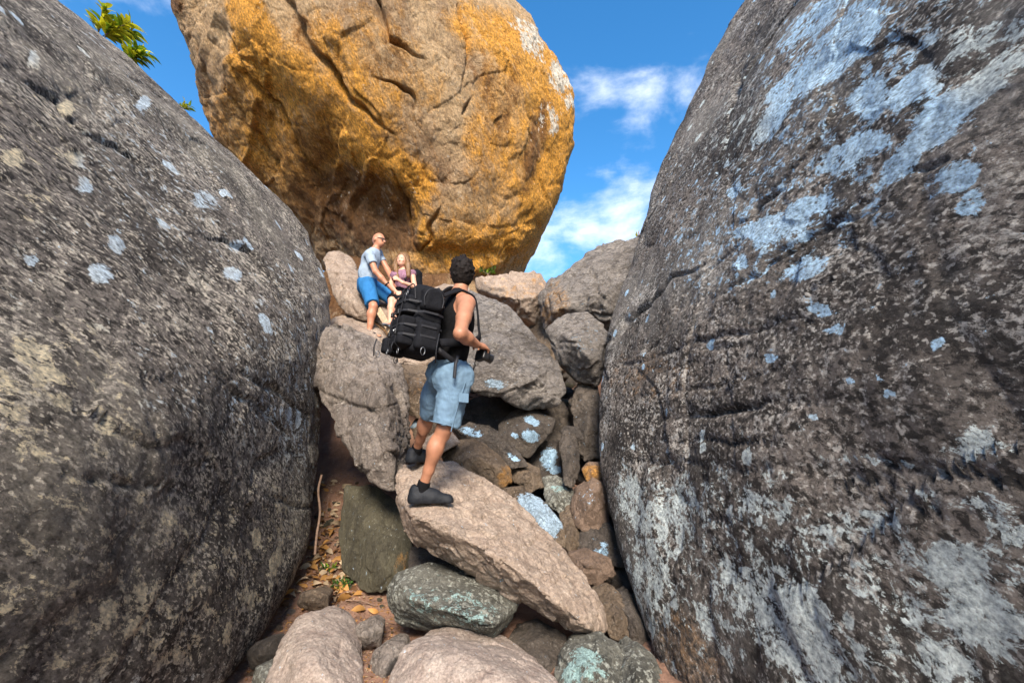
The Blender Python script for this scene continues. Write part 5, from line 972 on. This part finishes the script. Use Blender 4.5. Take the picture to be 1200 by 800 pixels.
# plants
def plant(name, label, cat, px, py, Y, h, n, mats, seed, spread=1.0, lean=(0, 0), ln=.12, wd=.035, twigs=4, per=7):
    r = np.random.RandomState(seed); b = W(px, py, Y); root = empty(name, b); tag(root, label, cat)
    mes = [leaf_me('leaf', m_, ln, wd, .35, 6) for m_ in mats]
    for k in range(twigs):
        a = r.uniform(0, 6.28); d = unit([math.cos(a)*.7*spread+lean[0], math.sin(a)*.5*spread, .8+lean[1]]); p = [b-d*.12]
        for s in np.linspace(.2, 1, 5): p.append(b+d*h*s*r.uniform(.9, 1.1)+np.array([math.cos(a), math.sin(a)*.5, -.2])*h*.18*s*s+np.array([lean[0], 0, lean[1]])*h*.25*s)
        P_ = spline(p, 4); V, Fc = tube_geo(P_, np.linspace(.007, .002, len(P_)), 5); child('stem', V, Fc, M['twig'], root)
        for j in range(per):
            t = .25+.75*(j+.6)/per; i = min(int(t*(len(P_)-1)), len(P_)-2); q = P_[i]; tn = unit(P_[i+1]-P_[i])
            for sg in (-1, 1):
                o = bpy.data.objects.new('leaf', mes[r.randint(len(mes))]); C.objects.link(o); sd = unit(np.cross(tn, r.normal(size=3)))
                x = unit(tn*.7+sd*sg*.9+np.array([0, 0, -.1])); orient(o, x, np.array([0, 0, 1.])+r.normal(size=3)*.5); s = r.uniform(.7, 1.25); o.scale = (s, s, s); o.location = q-b; o.parent = root
    return root
plant('shrub', 'yellow green leafy shrub rooted on the crest of the speckled boulder against the sky', 'shrub', 112, 48, 5.4, .40, 0, [M['leafg'], M['leafg'], M['leafy']], 4, .8, (.55, .15), .19, .055, 8, 8)
plant('shrub', 'small hanging sprig with green leaves, lowest part of the shrubs growing on the crest', 'shrub', 143, 74, 5.55, .26, 0, [M['leafg'], M['leafy']], 7, .6, (.8, .1), .16, .048, 7, 7)
plant('seedling', 'tiny green seedling alone on the crest of the speckled boulder near the perched boulder', 'plant', 212, 130, 5.95, .13, 0, [M['leafg'], M['leafy']], 9, .8, (.3, .1), .09, .030, 4, 4)
plant('bush', 'little dry bush on the orange brown rock beneath the perched boulder', 'bush', 572, 322, 8.2, .16, 0, [M['weed'], M['leafy']], 12, 1.5, (0, 0), .07, .022, 9, 5)
plant('grass_tuft', 'yellowish tuft on top of the skyline rock touching the tall boulder', 'plant', 755, 281, 7.5, .12, 0, [M['leafg'], M['dead']], 14, 1.3, (-.3, 0), .08, .02, 6, 4)
q = hit(401, 688, 0); 
if q is not None:
    c_ = q[0]; d_ = CAM-c_; Yw = c_[1]
    plant('weed', 'low dark green feathery weed growing from the dirt at the foot of the olive slab', 'plant', 401, 688, Yw, .075, 0, [M['weed']], 16, 2.2, (0, 0), .045, .010, 12, 6)
q = hit(386, 668, 0)
if q is not None: plant('weed', 'small pale striped weed among the dead leaves', 'plant', 386, 668, q[0][1], .06, 0, [M['leafy'], M['weed']], 18, 2.0, (0, 0), .06, .014, 4, 3)
# root against the boulder, twigs, wooden stick near the bald man
P_ = spline([W(377, 556, 4.62), W(373, 575, 4.60), W(375, 600, 4.55), W(371, 628, 4.42), W(369, 650, 4.3)], 6); V, Fc = tube_geo(P_, .011, 6)
tag(mesh_obj('root', V, Fc, M['twig'], origin=P_[-1]), 'thin pale brown root hanging down the edge of the speckled boulder to the litter', 'root')
for i, (a, b_, lb) in enumerate((((352, 712), (372, 698), 'short dry twig lying beside the golden brown stone'), ((405, 705), (440, 712), 'longer dry twig lying across the bare dirt'), ((436, 716), (462, 700), 'dry twig leaning on the foot of the olive slab'))):
    qa, qb = hit(*a, 0), hit(*b_, 0)
    if qa is None or qb is None: continue
    P_ = spline([qa[0]+[0, 0, .012], (qa[0]+qb[0])/2+[0, 0, .03], qb[0]+[0, 0, .012]], 4); V, Fc = tube_geo(P_, np.linspace(.006, .003, len(P_)), 5); tag(mesh_obj('twig', V, Fc, M['twig'], origin=P_[0]), lb, 'twig')
a, b_ = W(443, 362, 6.55), W(460, 392, 6.35); ax = unit(b_-a); R_ = np.stack([ax, unit(np.cross(ax, [0, 1., .3])), np.cross(ax, unit(np.cross(ax, [0, 1., .3])))], 1)
f = Field(np.minimum(a, b_)-.1, np.maximum(a, b_)+.1, .007); f.box((a+b_)/2, (np.linalg.norm(b_-a)/2, .045, .016), R_, .008); f.rough(.003, 20, 3); tag(f.obj('plank', M['wood']), 'short weathered wooden plank leaning on the rocks beside the leg of the bald man', 'plank')
